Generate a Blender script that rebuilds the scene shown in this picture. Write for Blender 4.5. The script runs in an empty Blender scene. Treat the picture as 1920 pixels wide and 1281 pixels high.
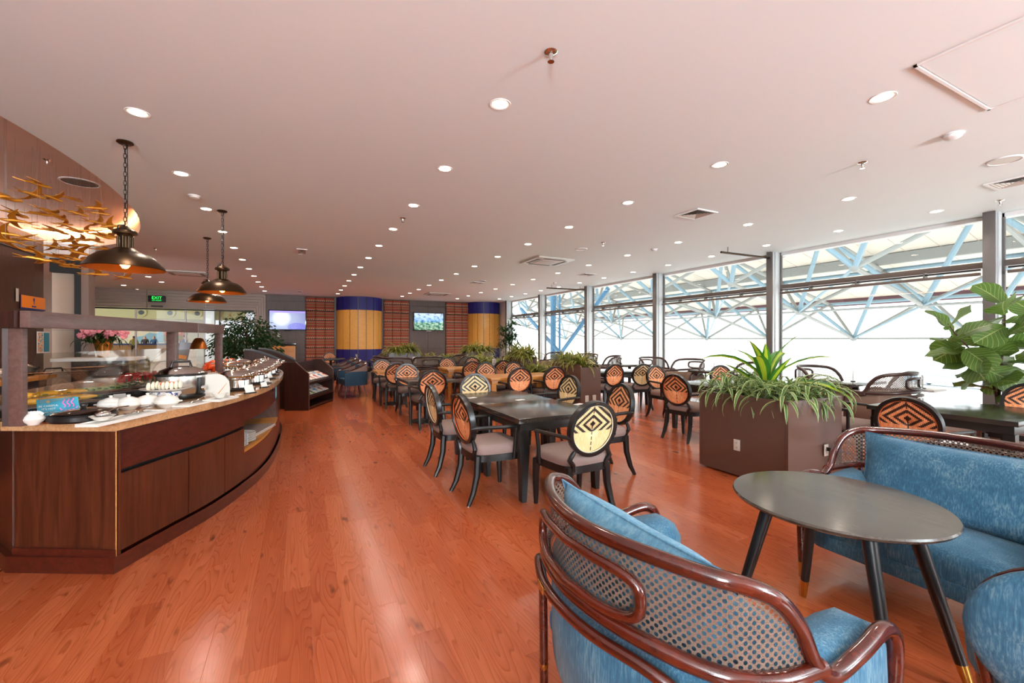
import bpy, bmesh, math, random
from mathutils import Vector, Matrix, noise
PI = math.pi
SC = bpy.context.scene
COL = SC.collection
rnd = random.Random(7)

# ------------------------------------------------------------------ camera, sky, exposure
EYE = 1.45; FPX = 805.0; YAW = math.radians(26.4)
SN, CS = math.sin(YAW), math.cos(YAW)
cam_d = bpy.data.cameras.new('camera'); cam = bpy.data.objects.new('camera', cam_d); COL.objects.link(cam)
cam.location = (0, 0, EYE); cam.rotation_euler = (PI/2, 0, -YAW)
cam_d.sensor_width = 36; cam_d.lens = FPX/1920*36; cam_d.shift_y = -4.5/1920
cam_d.clip_start = 0.05; cam_d.clip_end = 400
SC.camera = cam
world = bpy.data.worlds.new('sky'); SC.world = world; world.use_nodes = True
bg = world.node_tree.nodes['Background']
bg.inputs[0].default_value = (0.93, 0.97, 1.0, 1); bg.inputs[1].default_value = 2.7
SC.view_settings.view_transform = 'Standard'; SC.view_settings.look = 'None'
SC.view_settings.exposure = 0.78; SC.view_settings.gamma = 1.0
SC.view_settings.use_curve_mapping = False
DOWNLIGHT_W = 34.0
flash_d = bpy.data.lights.new('camera_flash', 'POINT'); flash_d.energy = 90; flash_d.shadow_soft_size = .25; flash_d.color = (1, .98, .96)
flash = bpy.data.objects.new('camera_flash', flash_d); COL.objects.link(flash); flash.location = (-.5, -1.6, 1.9)
for nm_, loc_, pw_, sz_ in (('bounce_fill_left', (-2.4, -3.8, 2.0), 430, 1.6), ('bounce_fill_right', (4.6, -5.0, 2.0), 560, 1.6)):  # added soft lights aimed at the ceiling, standing in for a bounced flash
    sd_ = bpy.data.lights.new(nm_, 'AREA'); sd_.shape = 'DISK'; sd_.size = sz_; sd_.energy = pw_; sd_.color = (.84, .93, 1)
    so_ = bpy.data.objects.new(nm_, sd_); COL.objects.link(so_); so_.location = loc_; so_.rotation_euler = (PI-.72, 0, 0)
SC.cycles.max_bounces = 8; SC.cycles.diffuse_bounces = 4; SC.cycles.glossy_bounces = 4
SC.cycles.transmission_bounces = 6; SC.cycles.transparent_max_bounces = 12
SC.cycles.sample_clamp_indirect = 6.0; SC.cycles.caustics_reflective = False; SC.cycles.caustics_refractive = False
SC.cycles.use_denoising = True
H = 3.30; XW = 9.27; YB = 20.5; YF = -6.5; XL = -4.3

def at(px, py, z=0.0):
    """floor-plan point on the level z that the measured picture point belongs to"""
    d = (EYE-z)*FPX/(py-636.0); l = (px-960.0)/FPX*d
    return Vector((d*SN+l*CS, d*CS-l*SN, z))

# ------------------------------------------------------------------ materials
def hexc(h):
    h = h.lstrip('#'); v = [int(h[i:i+2], 16)/255 for i in (0, 2, 4)]
    return tuple(x/12.92 if x <= .04045 else ((x+.055)/1.055)**2.4 for x in v)+(1,)
class NT:
    def __init__(s, name):
        s.m = bpy.data.materials.new(name); s.m.use_nodes = True; s.t = s.m.node_tree
        s.b = s.t.nodes['Principled BSDF']; s.out = s.t.nodes['Material Output']
    def n(s, typ, **kw):
        nd = s.t.nodes.new('ShaderNode'+typ)
        for k, v in kw.items():
            if k.startswith('i_'):
                key = k[2:]; nd.inputs[int(key) if key.isdigit() else key].default_value = v
            else: setattr(nd, k, v)
        return nd
    def l(s, a, b): s.t.links.new(a, b)
    def math(s, op, a, b=None, c=None):
        nd = s.n('Math', operation=op)
        for i, x in enumerate((a, b, c)):
            if x is None: continue
            if isinstance(x, (int, float)): nd.inputs[i].default_value = x
            else: s.l(x, nd.inputs[i])
        return nd.outputs[0]
    def mix(s, f, a, b, blend='MIX'):
        nd = s.n('Mix', data_type='RGBA', blend_type=blend)
        for k, x in ((0, f), (6, a), (7, b)):
            if isinstance(x, (int, float)): nd.inputs[k].default_value = x
            elif isinstance(x, tuple): nd.inputs[k].default_value = x
            else: s.l(x, nd.inputs[k])
        return nd.outputs[2]
    def ramp(s, f, stops, const=False):
        nd = s.n('ValToRGB'); cr = nd.color_ramp
        if const: cr.interpolation = 'CONSTANT'
        while len(cr.elements) < len(stops): cr.elements.new(.5)
        for e, (p, c) in zip(cr.elements, stops): e.position = p; e.color = c
        s.l(f, nd.inputs[0]); return nd.outputs[0]
    def obj(s): return s.n('TexCoord').outputs['Object']
    def scaled(s, vec, sc):
        nd = s.n('Mapping'); nd.inputs['Scale'].default_value = sc; s.l(vec, nd.inputs[0]); return nd.outputs[0]
    def noise(s, vec, scale=5, detail=4, rough=.5, dist=0):
        nd = s.n('TexNoise', i_Scale=scale, i_Detail=detail, i_Roughness=rough, i_Distortion=dist); s.l(vec, nd.inputs['Vector']); return nd.outputs[0]
    def bump(s, hgt, strength=.2, dist=.01):
        nd = s.n('Bump', i_Strength=strength, i_Distance=dist); s.l(hgt, nd.inputs['Height']); s.l(nd.outputs[0], s.b.inputs['Normal'])
    def set(s, **kw):
        for k, v in kw.items(): s.b.inputs[k.replace('_', ' ')].default_value = v
        return s
M = {}
def plain(name, col, rough=.5, metal=0, var=0.08, vs=14, bump=0, emit=None, es=0, spec=.5, coat=0):
    t = NT(name); c = hexc(col); t.set(Roughness=rough, Metallic=metal)
    t.b.inputs['Specular IOR Level'].default_value = spec
    if coat: t.b.inputs['Coat Weight'].default_value = coat; t.b.inputs['Coat Roughness'].default_value = .08
    if var:
        nz = t.noise(t.obj(), vs, 3)
        d = tuple(x*(1-var) for x in c[:3])+(1,); u = tuple(min(1, x*(1+var)) for x in c[:3])+(1,)
        t.l(t.mix(nz, d, u), t.b.inputs['Base Color'])
        if bump: t.bump(nz, bump, .003)
    else: t.b.inputs['Base Color'].default_value = c
    if emit: t.b.inputs['Emission Color'].default_value = hexc(emit); t.b.inputs['Emission Strength'].default_value = es
    M[name] = t.m; return t.m
def wood(name, c1, c2, rough=.3, axis='z', sc=1.0, coat=0, spec=.5):
    t = NT(name); s = {'z': (22, 22, 1.1), 'x': (1.1, 22, 22), 'y': (22, 1.1, 22)}[axis]
    v = t.scaled(t.obj(), tuple(k*sc for k in s))
    n1 = t.noise(v, 1.6, 6, .6, .6); n2 = t.noise(v, 7, 3)
    f = t.math('ADD', t.math('MULTIPLY', n1, .75), t.math('MULTIPLY', n2, .25))
    t.l(t.ramp(f, [(.3, hexc(c1)), (.7, hexc(c2))]), t.b.inputs['Base Color'])
    t.set(Roughness=rough); t.b.inputs['Specular IOR Level'].default_value = spec
    if coat: t.b.inputs['Coat Weight'].default_value = coat; t.b.inputs['Coat Roughness'].default_value = .12
    t.bump(n1, .06, .002); M[name] = t.m
plain('ceiling_white', '#e8f0f0', .75, var=.015, vs=1.2)
plain('trim_white', '#e8e6e4', .5, var=.02)
plain('wall_plain', '#cfc4bb', .7, var=.04)
plain('recess_copper', '#e2c8ba', .6, var=.08, vs=3)
plain('black_wood', '#141312', .33, var=.2)
plain('black_matte', '#0c0c0c', .45, var=.1)
plain('black_gloss', '#0b0a0a', .12, var=.1)
plain('seat_fabric', '#86716a', .85, var=.16, vs=160, bump=.3)
plain('seat_dark', '#5a463e', .85, var=.14, vs=160, bump=.3)
plain('planter_brown', '#5b4238', .3, var=.03, vs=4)
plain('planter_grey', '#6e6468', .35, var=.03, vs=4)
plain('chrome', '#d9d6d2', .08, 1, var=0)
plain('steel', '#c4bfb8', .22, 1, var=.06)
plain('brass', '#c79a4a', .28, 1, var=.05)
plain('gold_bird', '#c88324', .38, .55, var=.2, vs=30)
plain('bronze', '#42301f', .33, .8, var=.35, vs=9)
plain('copper_in', '#a8612a', .3, .9, var=.1)
plain('porcelain', '#dfdbd3', .15, var=.01)
plain('paper', '#dddad4', .6, var=.02)
plain('teal_card', '#2d8ea6', .5, var=.03)
plain('plastic_black', '#151515', .3, var=.05)
plain('plastic_white', '#c6c2b8', .35, var=.02)
plain('frame_grey', '#6f6b69', .45, .3, var=.04)
plain('frame_silver', '#cfd2d4', .4, .4, var=.03)
plain('rail_brown', '#6b5f59', .4, .3, var=.04)
plain('truss_blue', '#7f9aa6', .5, var=.05)
plain('truss_grey', '#8f918d', .5, var=.05)
plain('truss_teal', '#40708f', .5, var=.05)
plain('roof_deck', '#d8cfc0', .7, var=.03)
plain('roof_fascia', '#6c4a52', .6, var=.04)
plain('ground_pale', '#e6e4de', .9, var=.02, vs=.2)
plain('blue_panel', '#1b1c74', .5, var=.1, vs=60)
plain('wall_panel', '#58483f', .45, var=.1, vs=8)
plain('grey_panel', '#87786f', .6, var=.04)
plain('beige_panel', '#a3917f', .6, var=.03)
plain('slat_grey', '#a39a92', .55, var=.05, vs=6)
plain('banana', '#e8a91c', .45, var=.2, vs=10)
plain('banana_tip', '#5a6a1c', .5)
plain('melon', '#b7cf84', .35, var=.12, vs=20)
plain('watermelon', '#e0262c', .3, var=.1, vs=25)
plain('rind', '#2f6a38', .4)
plain('egg_white', '#f5ecd6', .45, var=.04)
plain('tomato', '#f0643a', .35, var=.1)
plain('china_blue', '#27407e', .3, var=.3, vs=40)
plain('orange_sign', '#ee8a1e', .5, var=.02)
plain('navy', '#1b2f78', .5)
plain('red_print', '#d8232e', .5)
plain('green_print', '#8fb83a', .5)
plain('stem_brown', '#4a3226', .7, var=.2)
plain('soil', '#2c2018', .9, var=.3, vs=60)
plain('petal', '#e78f98', .5, var=.3, vs=40)
plain('gold_pot', '#c98636', .25, .8, var=.05)
plain('amber_wood', '#c98a3e', .4, var=.12, vs=8)
plain('grille_dark', '#77706a', .6, var=.05)
plain('vent_metal', '#cfc6bd', .5, .2, var=.04)
plain('leather_slate', '#39454e', .45, var=.06)
plain('brown_cloth', '#6d5547', .8, var=.1, vs=120, bump=.2)
plain('navy_cloth', '#20435c', .75, var=.14, vs=120, bump=.2)
plain('bulkhead', '#a39868', .6, var=.05)
plain('terminal_floor', '#6e6a50', .12, var=.15, vs=.6)
plain('terminal_wall', '#cfc7b8', .6, var=.04)
plain('mural_blue', '#7fa8c4', .6, var=.2, vs=2)
plain('skin', '#b98463', .55, var=.05)
plain('hair', '#16110d', .5)
plain('yellow_shirt', '#b09a45', .7)
plain('blue_shirt', '#16466e', .7)
plain('dark_cloth', '#15151a', .7)
plain('lamp_glow', '#fff2dc', .5, var=0, emit='#ffe6c4', es=14)
plain('bulb_glow', '#ffb060', .5, var=0, emit='#ff9a3c', es=22)
plain('cove_glow', '#ffd0a0', .5, var=0, emit='#ffb47c', es=14)
plain('exit_black', '#04140a', .4, var=0)
plain('exit_green', '#20ff60', .5, var=0, emit='#28ff60', es=.9)
plain('sign_white', '#ffffff', .5, var=0, emit='#eef2ff', es=3.0)
plain('sign_back', '#c9ccd4', .5, var=0, emit='#cfd6e4', es=.55)
plain('heat_glow', '#ff8a5a', .5, var=0, emit='#ff6a3a', es=5)
plain('cable_blue', '#5a6fc0', .5)
wood('dark_wood', '#2a0f07', '#5c2c19', .28, 'z', coat=.3)
wood('dark_wood_h', '#300f08', '#571f12', .3, 'y', coat=.3)
wood('canopy_wood', '#4a332c', '#6a4e47', .32, 'y')
wood('left_wall_wood', '#2c1a11', '#55341f', .38, 'z')
wood('mahogany', '#2e0b05', '#571c0d', .18, 'x', .4, coat=.5)
wood('ebony', '#0d0c0b', '#24211f', .22, 'y', 1.6)
wood('ebony_top', '#1b1816', '#38312d', .16, 'y', 2.2)
wood('grey_top', '#1b1713', '#5c5148', .15, 'y', 1.6)
wood('oak_top', '#9a5f24', '#c98d42', .35, 'x', 1.2)
wood('panel_wood', '#4a3f3b', '#66564f', .4, 'z')
wood('rack_wood', '#1f0e0a', '#3e2018', .35, 'z')
wood('yellow_panel', '#c98d35', '#e2ad55', .4, 'x', 1.5)

def floor_mat():
    t = NT('floor_planks'); g = t.n('NewGeometry').outputs['Position']
    oi = t.n('ObjectInfo').outputs['Random']; at_ = t.n('Attribute', attribute_name='rnd').outputs['Fac']
    r = t.math('FRACT', t.math('ADD', oi, at_))
    sep = t.n('SeparateXYZ'); t.l(g, sep.inputs[0])
    wob = t.noise(t.scaled(g, (5, .9, 1)), 1.0, 2)
    cx = t.math('ADD', t.math('MULTIPLY', sep.outputs[0], 1.0), t.math('MULTIPLY', r, 37.0))
    cy = t.math('ADD', sep.outputs[1], t.math('MULTIPLY', r, 91.0))
    comb = t.n('CombineXYZ'); t.l(cx, comb.inputs[0]); t.l(cy, comb.inputs[1]); v = comb.outputs[0]
    big = t.noise(t.scaled(v, (7.5, .8, 1)), 1.0, 1.5, .45)
    rings = t.math('FRACT', t.math('MULTIPLY', big, 22.0))
    ring = t.ramp(rings, [(0, (.0, .0, .0, 1)), (.7, (.35, .35, .35, 1)), (.93, (1, 1, 1, 1)), (1, (0, 0, 0, 1))])
    fine = t.noise(t.scaled(v, (120, 3.0, 1)), 1.0, 3, .6)
    knot = t.noise(t.scaled(v, (6, 2.2, 1)), 1.7, 2, .5)
    kf = t.ramp(knot, [(.66, (0, 0, 0, 1)), (.76, (1, 1, 1, 1))])
    base = t.ramp(t.math('ADD', t.math('MULTIPLY', r, .5), t.math('MULTIPLY', wob, .5)),
                  [(.1, hexc('#a04d29')), (.5, hexc('#b65f38')), (.9, hexc('#c77349'))])
    c = t.mix(t.math('MULTIPLY', ring, .52), base, hexc('#77290e'))
    c = t.mix(t.math('MULTIPLY', fine, .5), c, hexc('#8a3617'))
    c = t.mix(t.math('MULTIPLY', kf, .75), c, hexc('#4a1c0c'))
    t.l(c, t.b.inputs['Base Color'])
    rr = t.math('ADD', t.math('MULTIPLY', fine, .14), .13)
    t.l(rr, t.b.inputs['Roughness']); t.b.inputs['Specular IOR Level'].default_value = .5
    t.bump(t.math('ADD', t.math('MULTIPLY', wob, 1.0), t.math('MULTIPLY', fine, .08)), .05, .02)
    M['floor_planks'] = t.m
floor_mat()
def stone_mat():
    t = NT('worktop_stone'); v = t.obj()
    n1 = t.noise(v, 60, 5, .7); n2 = t.noise(v, 9, 3)
    c = t.ramp(t.math('ADD', t.math('MULTIPLY', n1, .6), t.math('MULTIPLY', n2, .4)), [(.3, hexc('#96683e')), (.55, hexc('#bd9268')), (.75, hexc('#d4b088'))])
    t.l(c, t.b.inputs['Base Color']); t.set(Roughness=.12); M['worktop_stone'] = t.m
stone_mat()
def fabric_mat(name, cols, streak):
    t = NT(name); v = t.obj()
    n1 = t.noise(t.scaled(v, streak), 1.0, 5, .65); n2 = t.noise(v, 7, 3, .6, .5)
    f = t.math('ADD', t.math('MULTIPLY', n1, .62), t.math('MULTIPLY', n2, .38))
    t.l(t.ramp(f, [(.32, hexc(cols[0])), (.52, hexc(cols[1])), (.72, hexc(cols[2]))]), t.b.inputs['Base Color'])
    t.set(Roughness=.9); t.b.inputs['Sheen Weight'].default_value = .08
    t.bump(n1, .25, .004); M[name] = t.m
fabric_mat('denim', ('#1b4459', '#33637e', '#7c989f'), (160, 160, 16))
fabric_mat('denim_light', ('#3d7191', '#5f94b0', '#8fb2c0'), (60, 60, 18))
def glass_mat(name, tint, refl=1.0, rough=.0):
    t = NT(name); t.t.nodes.remove(t.b)
    tr = t.n('BsdfTransparent'); tr.inputs[0].default_value = tint
    gl = t.n('BsdfGlossy'); gl.inputs['Roughness'].default_value = rough
    lw = t.n('LayerWeight', i_Blend=.5); mx = t.n('MixShader')
    t.l(t.math('MULTIPLY', t.math('ADD', t.math('MULTIPLY', t.math('POWER', lw.outputs[1], 4.0), .6), .035), refl), mx.inputs[0]); t.l(tr.outputs[0], mx.inputs[1]); t.l(gl.outputs[0], mx.inputs[2])
    t.l(mx.outputs[0], t.out.inputs[0]); M[name] = t.m
glass_mat('window_glass', (.97, .99, .99, 1), .8)
glass_mat('smoky_glass', (.78, .78, .76, 1), 1.0)
glass_mat('acrylic', (.93, .92, .9, 1), 1.5, .03)
def rattan_mat(name, light, light2, dark):
    # woven split-cane: black diamonds over the upper half, plain below with a broken centre line
    t = NT(name); uv = t.n('UVMap').outputs[0]; sp = t.n('SeparateXYZ'); t.l(uv, sp.inputs[0])
    N = 34.0
    u = t.math('SUBTRACT', sp.outputs[0], .5); au = t.math('ABSOLUTE', u)
    qu = t.math('DIVIDE', t.math('FLOOR', t.math('MULTIPLY', au, N)), N)
    v = t.math('SUBTRACT', sp.outputs[1], .60)
    d = t.math('ADD', t.math('MULTIPLY', qu, .78), t.math('ABSOLUTE', v))
    st = t.math('GREATER_THAN', t.math('FRACT', t.math('ADD', t.math('DIVIDE', d, .142), .66)), .52)
    up = t.math('GREATER_THAN', v, -.16)
    pat = t.math('MULTIPLY', st, up)
    line = t.math('MULTIPLY', t.math('LESS_THAN', au, .012), t.math('GREATER_THAN', t.math('FRACT', t.math('MULTIPLY', sp.outputs[1], 9.0)), .35))
    pat = t.math('MAXIMUM', pat, line)
    cells = t.n('CombineXYZ'); t.l(t.math('FLOOR', t.math('MULTIPLY', sp.outputs[0], N)), cells.inputs[0])
    t.l(t.math('FLOOR', t.math('MULTIPLY', sp.outputs[1], 14.0)), cells.inputs[1])
    wn = t.n('TexWhiteNoise'); t.l(cells.outputs[0], wn.inputs[0])
    c = t.mix(wn.outputs[0], hexc(light), hexc(light2)); c = t.mix(pat, c, hexc(dark))
    edge = t.math('MULTIPLY', t.math('LESS_THAN', t.math('FRACT', t.math('MULTIPLY', sp.outputs[0], N)), .14), .45)
    c = t.mix(edge, c, hexc('#5a3018')); t.l(c, t.b.inputs['Base Color']); t.set(Roughness=.5)
    t.bump(t.math('FRACT', t.math('MULTIPLY', sp.outputs[0], N)), .25, .002); M[name] = t.m
rattan_mat('rattan_orange', '#f2ad7c', '#dc8550', '#2c1a10')
rattan_mat('rattan_cream', '#e9cf9c', '#dcbf85', '#1a1815')
def cane_mat():
    t = NT('cane_webbing'); uv = t.n('UVMap').outputs[0]; sp = t.n('SeparateXYZ'); t.l(uv, sp.inputs[0])
    # uv in metres; holes on a staggered grid
    g = .024
    def hole(ox, oy):
        fx = t.math('SUBTRACT', t.math('FRACT', t.math('ADD', t.math('DIVIDE', sp.outputs[0], g), ox)), .5)
        fy = t.math('SUBTRACT', t.math('FRACT', t.math('ADD', t.math('DIVIDE', sp.outputs[1], g), oy)), .5)
        return t.math('LESS_THAN', t.math('ADD', t.math('MULTIPLY', fx, fx), t.math('MULTIPLY', fy, fy)), .058)
    h = t.math('MAXIMUM', hole(0, 0), hole(.5, .5))
    tr = t.n('BsdfTransparent'); mx = t.n('MixShader')
    nz = t.noise(t.scaled(uv, (300, 300, 1)), 1, 2)
    t.l(t.ramp(nz, [(.3, hexc('#4f3f36')), (.7, hexc('#7d695c'))]), t.b.inputs['Base Color']); t.set(Roughness=.55)
    t.l(h, mx.inputs[0]); t.l(t.b.outputs[0], mx.inputs[1]); t.l(tr.outputs[0], mx.inputs[2]); t.l(mx.outputs[0], t.out.inputs[0])
    M['cane_webbing'] = t.m
cane_mat()
def leaf_mat(name, mid, edge, w=.5, vein=None, back=.35, rough=.4):
    t = NT(name); uv = t.n('UVMap').outputs[0]; sp = t.n('SeparateXYZ'); t.l(uv, sp.inputs[0])
    au = t.math('ABSOLUTE', t.math('SUBTRACT', sp.outputs[0], .5))
    f = t.math('GREATER_THAN', t.math('MULTIPLY', au, 2.0), w)
    nz = t.noise(t.scaled(uv, (14, 3, 1)), 1, 3)
    a = t.mix(nz, hexc(mid), tuple(x*.6 for x in hexc(mid)[:3])+(1,)); c = t.mix(f, a, hexc(edge))
    if vein:
        s = t.math('FRACT', t.math('SUBTRACT', t.math('MULTIPLY', sp.outputs[1], 8.0), t.math('MULTIPLY', au, 6.0)))
        vv = t.math('MAXIMUM', t.math('LESS_THAN', s, .09), t.math('LESS_THAN', au, .018)); c = t.mix(t.math('MULTIPLY', vv, .8), c, hexc(vein))
    t.l(c, t.b.inputs['Base Color']); t.set(Roughness=rough)
    tl = t.n('BsdfTranslucent'); t.l(c, tl.inputs[0]); mx = t.n('MixShader', i_0=back)
    t.l(t.b.outputs[0], mx.inputs[1]); t.l(tl.outputs[0], mx.inputs[2]); t.l(mx.outputs[0], t.out.inputs[0]); M[name] = t.m
leaf_mat('leaf_corn', '#c2d83a', '#3f7a28', .42)
leaf_mat('leaf_spider', '#5f8648', '#b9c486', .62)
leaf_mat('leaf_low', '#5f7a34', '#b9ae52', .5)
leaf_mat('leaf_fig', '#5a7c30', '#5a7c30', 2, '#a8b070')
leaf_mat('leaf_dark', '#24461e', '#2c5424', .8)
def textile_mat():
    t = NT('striped_textile'); sp = t.n('SeparateXYZ'); t.l(t.n('NewGeometry').outputs['Position'], sp.inputs[0])
    z = t.math('FRACT', t.math('DIVIDE', sp.outputs[2], .40))
    K = [('#8b3a2c', .09), ('#3a2a22', .02), ('#8d7c62', .05), ('#2a2420', .02), ('#b9653a', .06), ('#7a5a48', .05), ('#2a2420', .02), ('#a5452e', .09), ('#3a2a22', .02),
         ('#94866c', .07), ('#3a2e2a', .03), ('#b4503a', .08), ('#6e5a4a', .05), ('#241c1c', .10), ('#c9743c', .07), ('#3a2a22', .02), ('#8d7c62', .06), ('#9a3a2a', .10)]
    p = 0; st = []
    for c, w in K: st.append((p, hexc(c))); p += w
    col = t.ramp(z, st, True)
    dots = t.math('MULTIPLY', t.math('GREATER_THAN', t.math('FRACT', t.math('DIVIDE', sp.outputs[0], .085)), .5),
                  t.math('LESS_THAN', t.math('ABSOLUTE', t.math('SUBTRACT', z, .755)), .026))
    col = t.mix(dots, col, hexc('#d9d0c4')); t.l(col, t.b.inputs['Base Color']); t.set(Roughness=.85); M['striped_textile'] = t.m
textile_mat()
def screen_mat(name, kind):
    t = NT(name); uv = t.n('UVMap').outputs[0]; sp = t.n('SeparateXYZ'); t.l(uv, sp.inputs[0])
    if kind == 1:
        gx = t.math('SUBTRACT', sp.outputs[0], .33); gy = t.math('SUBTRACT', sp.outputs[1], .62)
        g = t.math('ADD', t.math('MULTIPLY', gx, gx), t.math('MULTIPLY', t.math('MULTIPLY', gy, gy), .35))
        base = t.ramp(g, [(0, (1, 1, 1, 1)), (.012, (.8, .85, 1, 1)), (.08, hexc('#9aa6c8')), (.4, hexc('#7f86b4'))])
        bx = t.math('SUBTRACT', sp.outputs[0], .76); by = t.math('SUBTRACT', sp.outputs[1], .1)
        b = t.math('ADD', t.math('MULTIPLY', bx, bx), t.math('MULTIPLY', by, by))
        nz = t.noise(t.scaled(uv, (30, 18, 1)), 1, 3)
        c = t.mix(t.math('MULTIPLY', t.math('LESS_THAN', b, .07), nz), base, hexc('#3a2fd0'))
        c = t.mix(t.math('GREATER_THAN', sp.outputs[1], .9), c, hexc('#a08cf0'))
    else:
        nz = t.noise(t.scaled(uv, (9, 7, 1)), 1, 5, .6)
        sky = t.ramp(sp.outputs[1], [(.0, hexc('#2f6a3a')), (.42, hexc('#3f8a6a')), (.55, hexc('#5a9ae0')), (.8, hexc('#9fc4f4')), (1, hexc('#c8d6f8'))])
        c = t.mix(t.math('MULTIPLY', t.ramp(nz, [(.45, (0, 0, 0, 1)), (.6, (1, 1, 1, 1))]), .6), sky, hexc('#d8ecd8'))
        c = t.mix(t.math('MULTIPLY', t.math('LESS_THAN', nz, .42), .6), c, hexc('#1c3f5a'))
    t.b.inputs['Base Color'].default_value = (0, 0, 0, 1); t.l(c, t.b.inputs['Emission Color']); t.b.inputs['Emission Strength'].default_value = .8
    t.set(Roughness=.2); M[name] = t.m
screen_mat('screen_haze', 1); screen_mat('screen_city', 2)
def poster_mat(name, a, b, c, sc=9):
    t = NT(name); nz = t.noise(t.scaled(t.obj(), (sc, sc, sc)), 1, 2)
    t.l(t.ramp(nz, [(.38, hexc(a)), (.5, hexc(b)), (.62, hexc(c))]), t.b.inputs['Base Color']); t.set(Roughness=.5); M[name] = t.m
poster_mat('poster_a', '#e8863a', '#f2e0c0', '#2d8ea6', 25)
poster_mat('mag_a', '#f2eee6', '#e8e4dc', '#cc3a34', 14); poster_mat('mag_b', '#f2eee6', '#8fb83a', '#3a3a3a', 16); poster_mat('mag_c', '#eeeae6', '#e8e4dc', '#3a78b4', 14)
poster_mat('food_print', '#e8a03a', '#a83a20', '#5a7a2a', 1.2)
poster_mat('napkin_print', '#27407e', '#f0ece4', '#27407e', 30)
poster_mat('china_print', '#f2efe8', '#f2efe8', '#27407e', 45)

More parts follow.
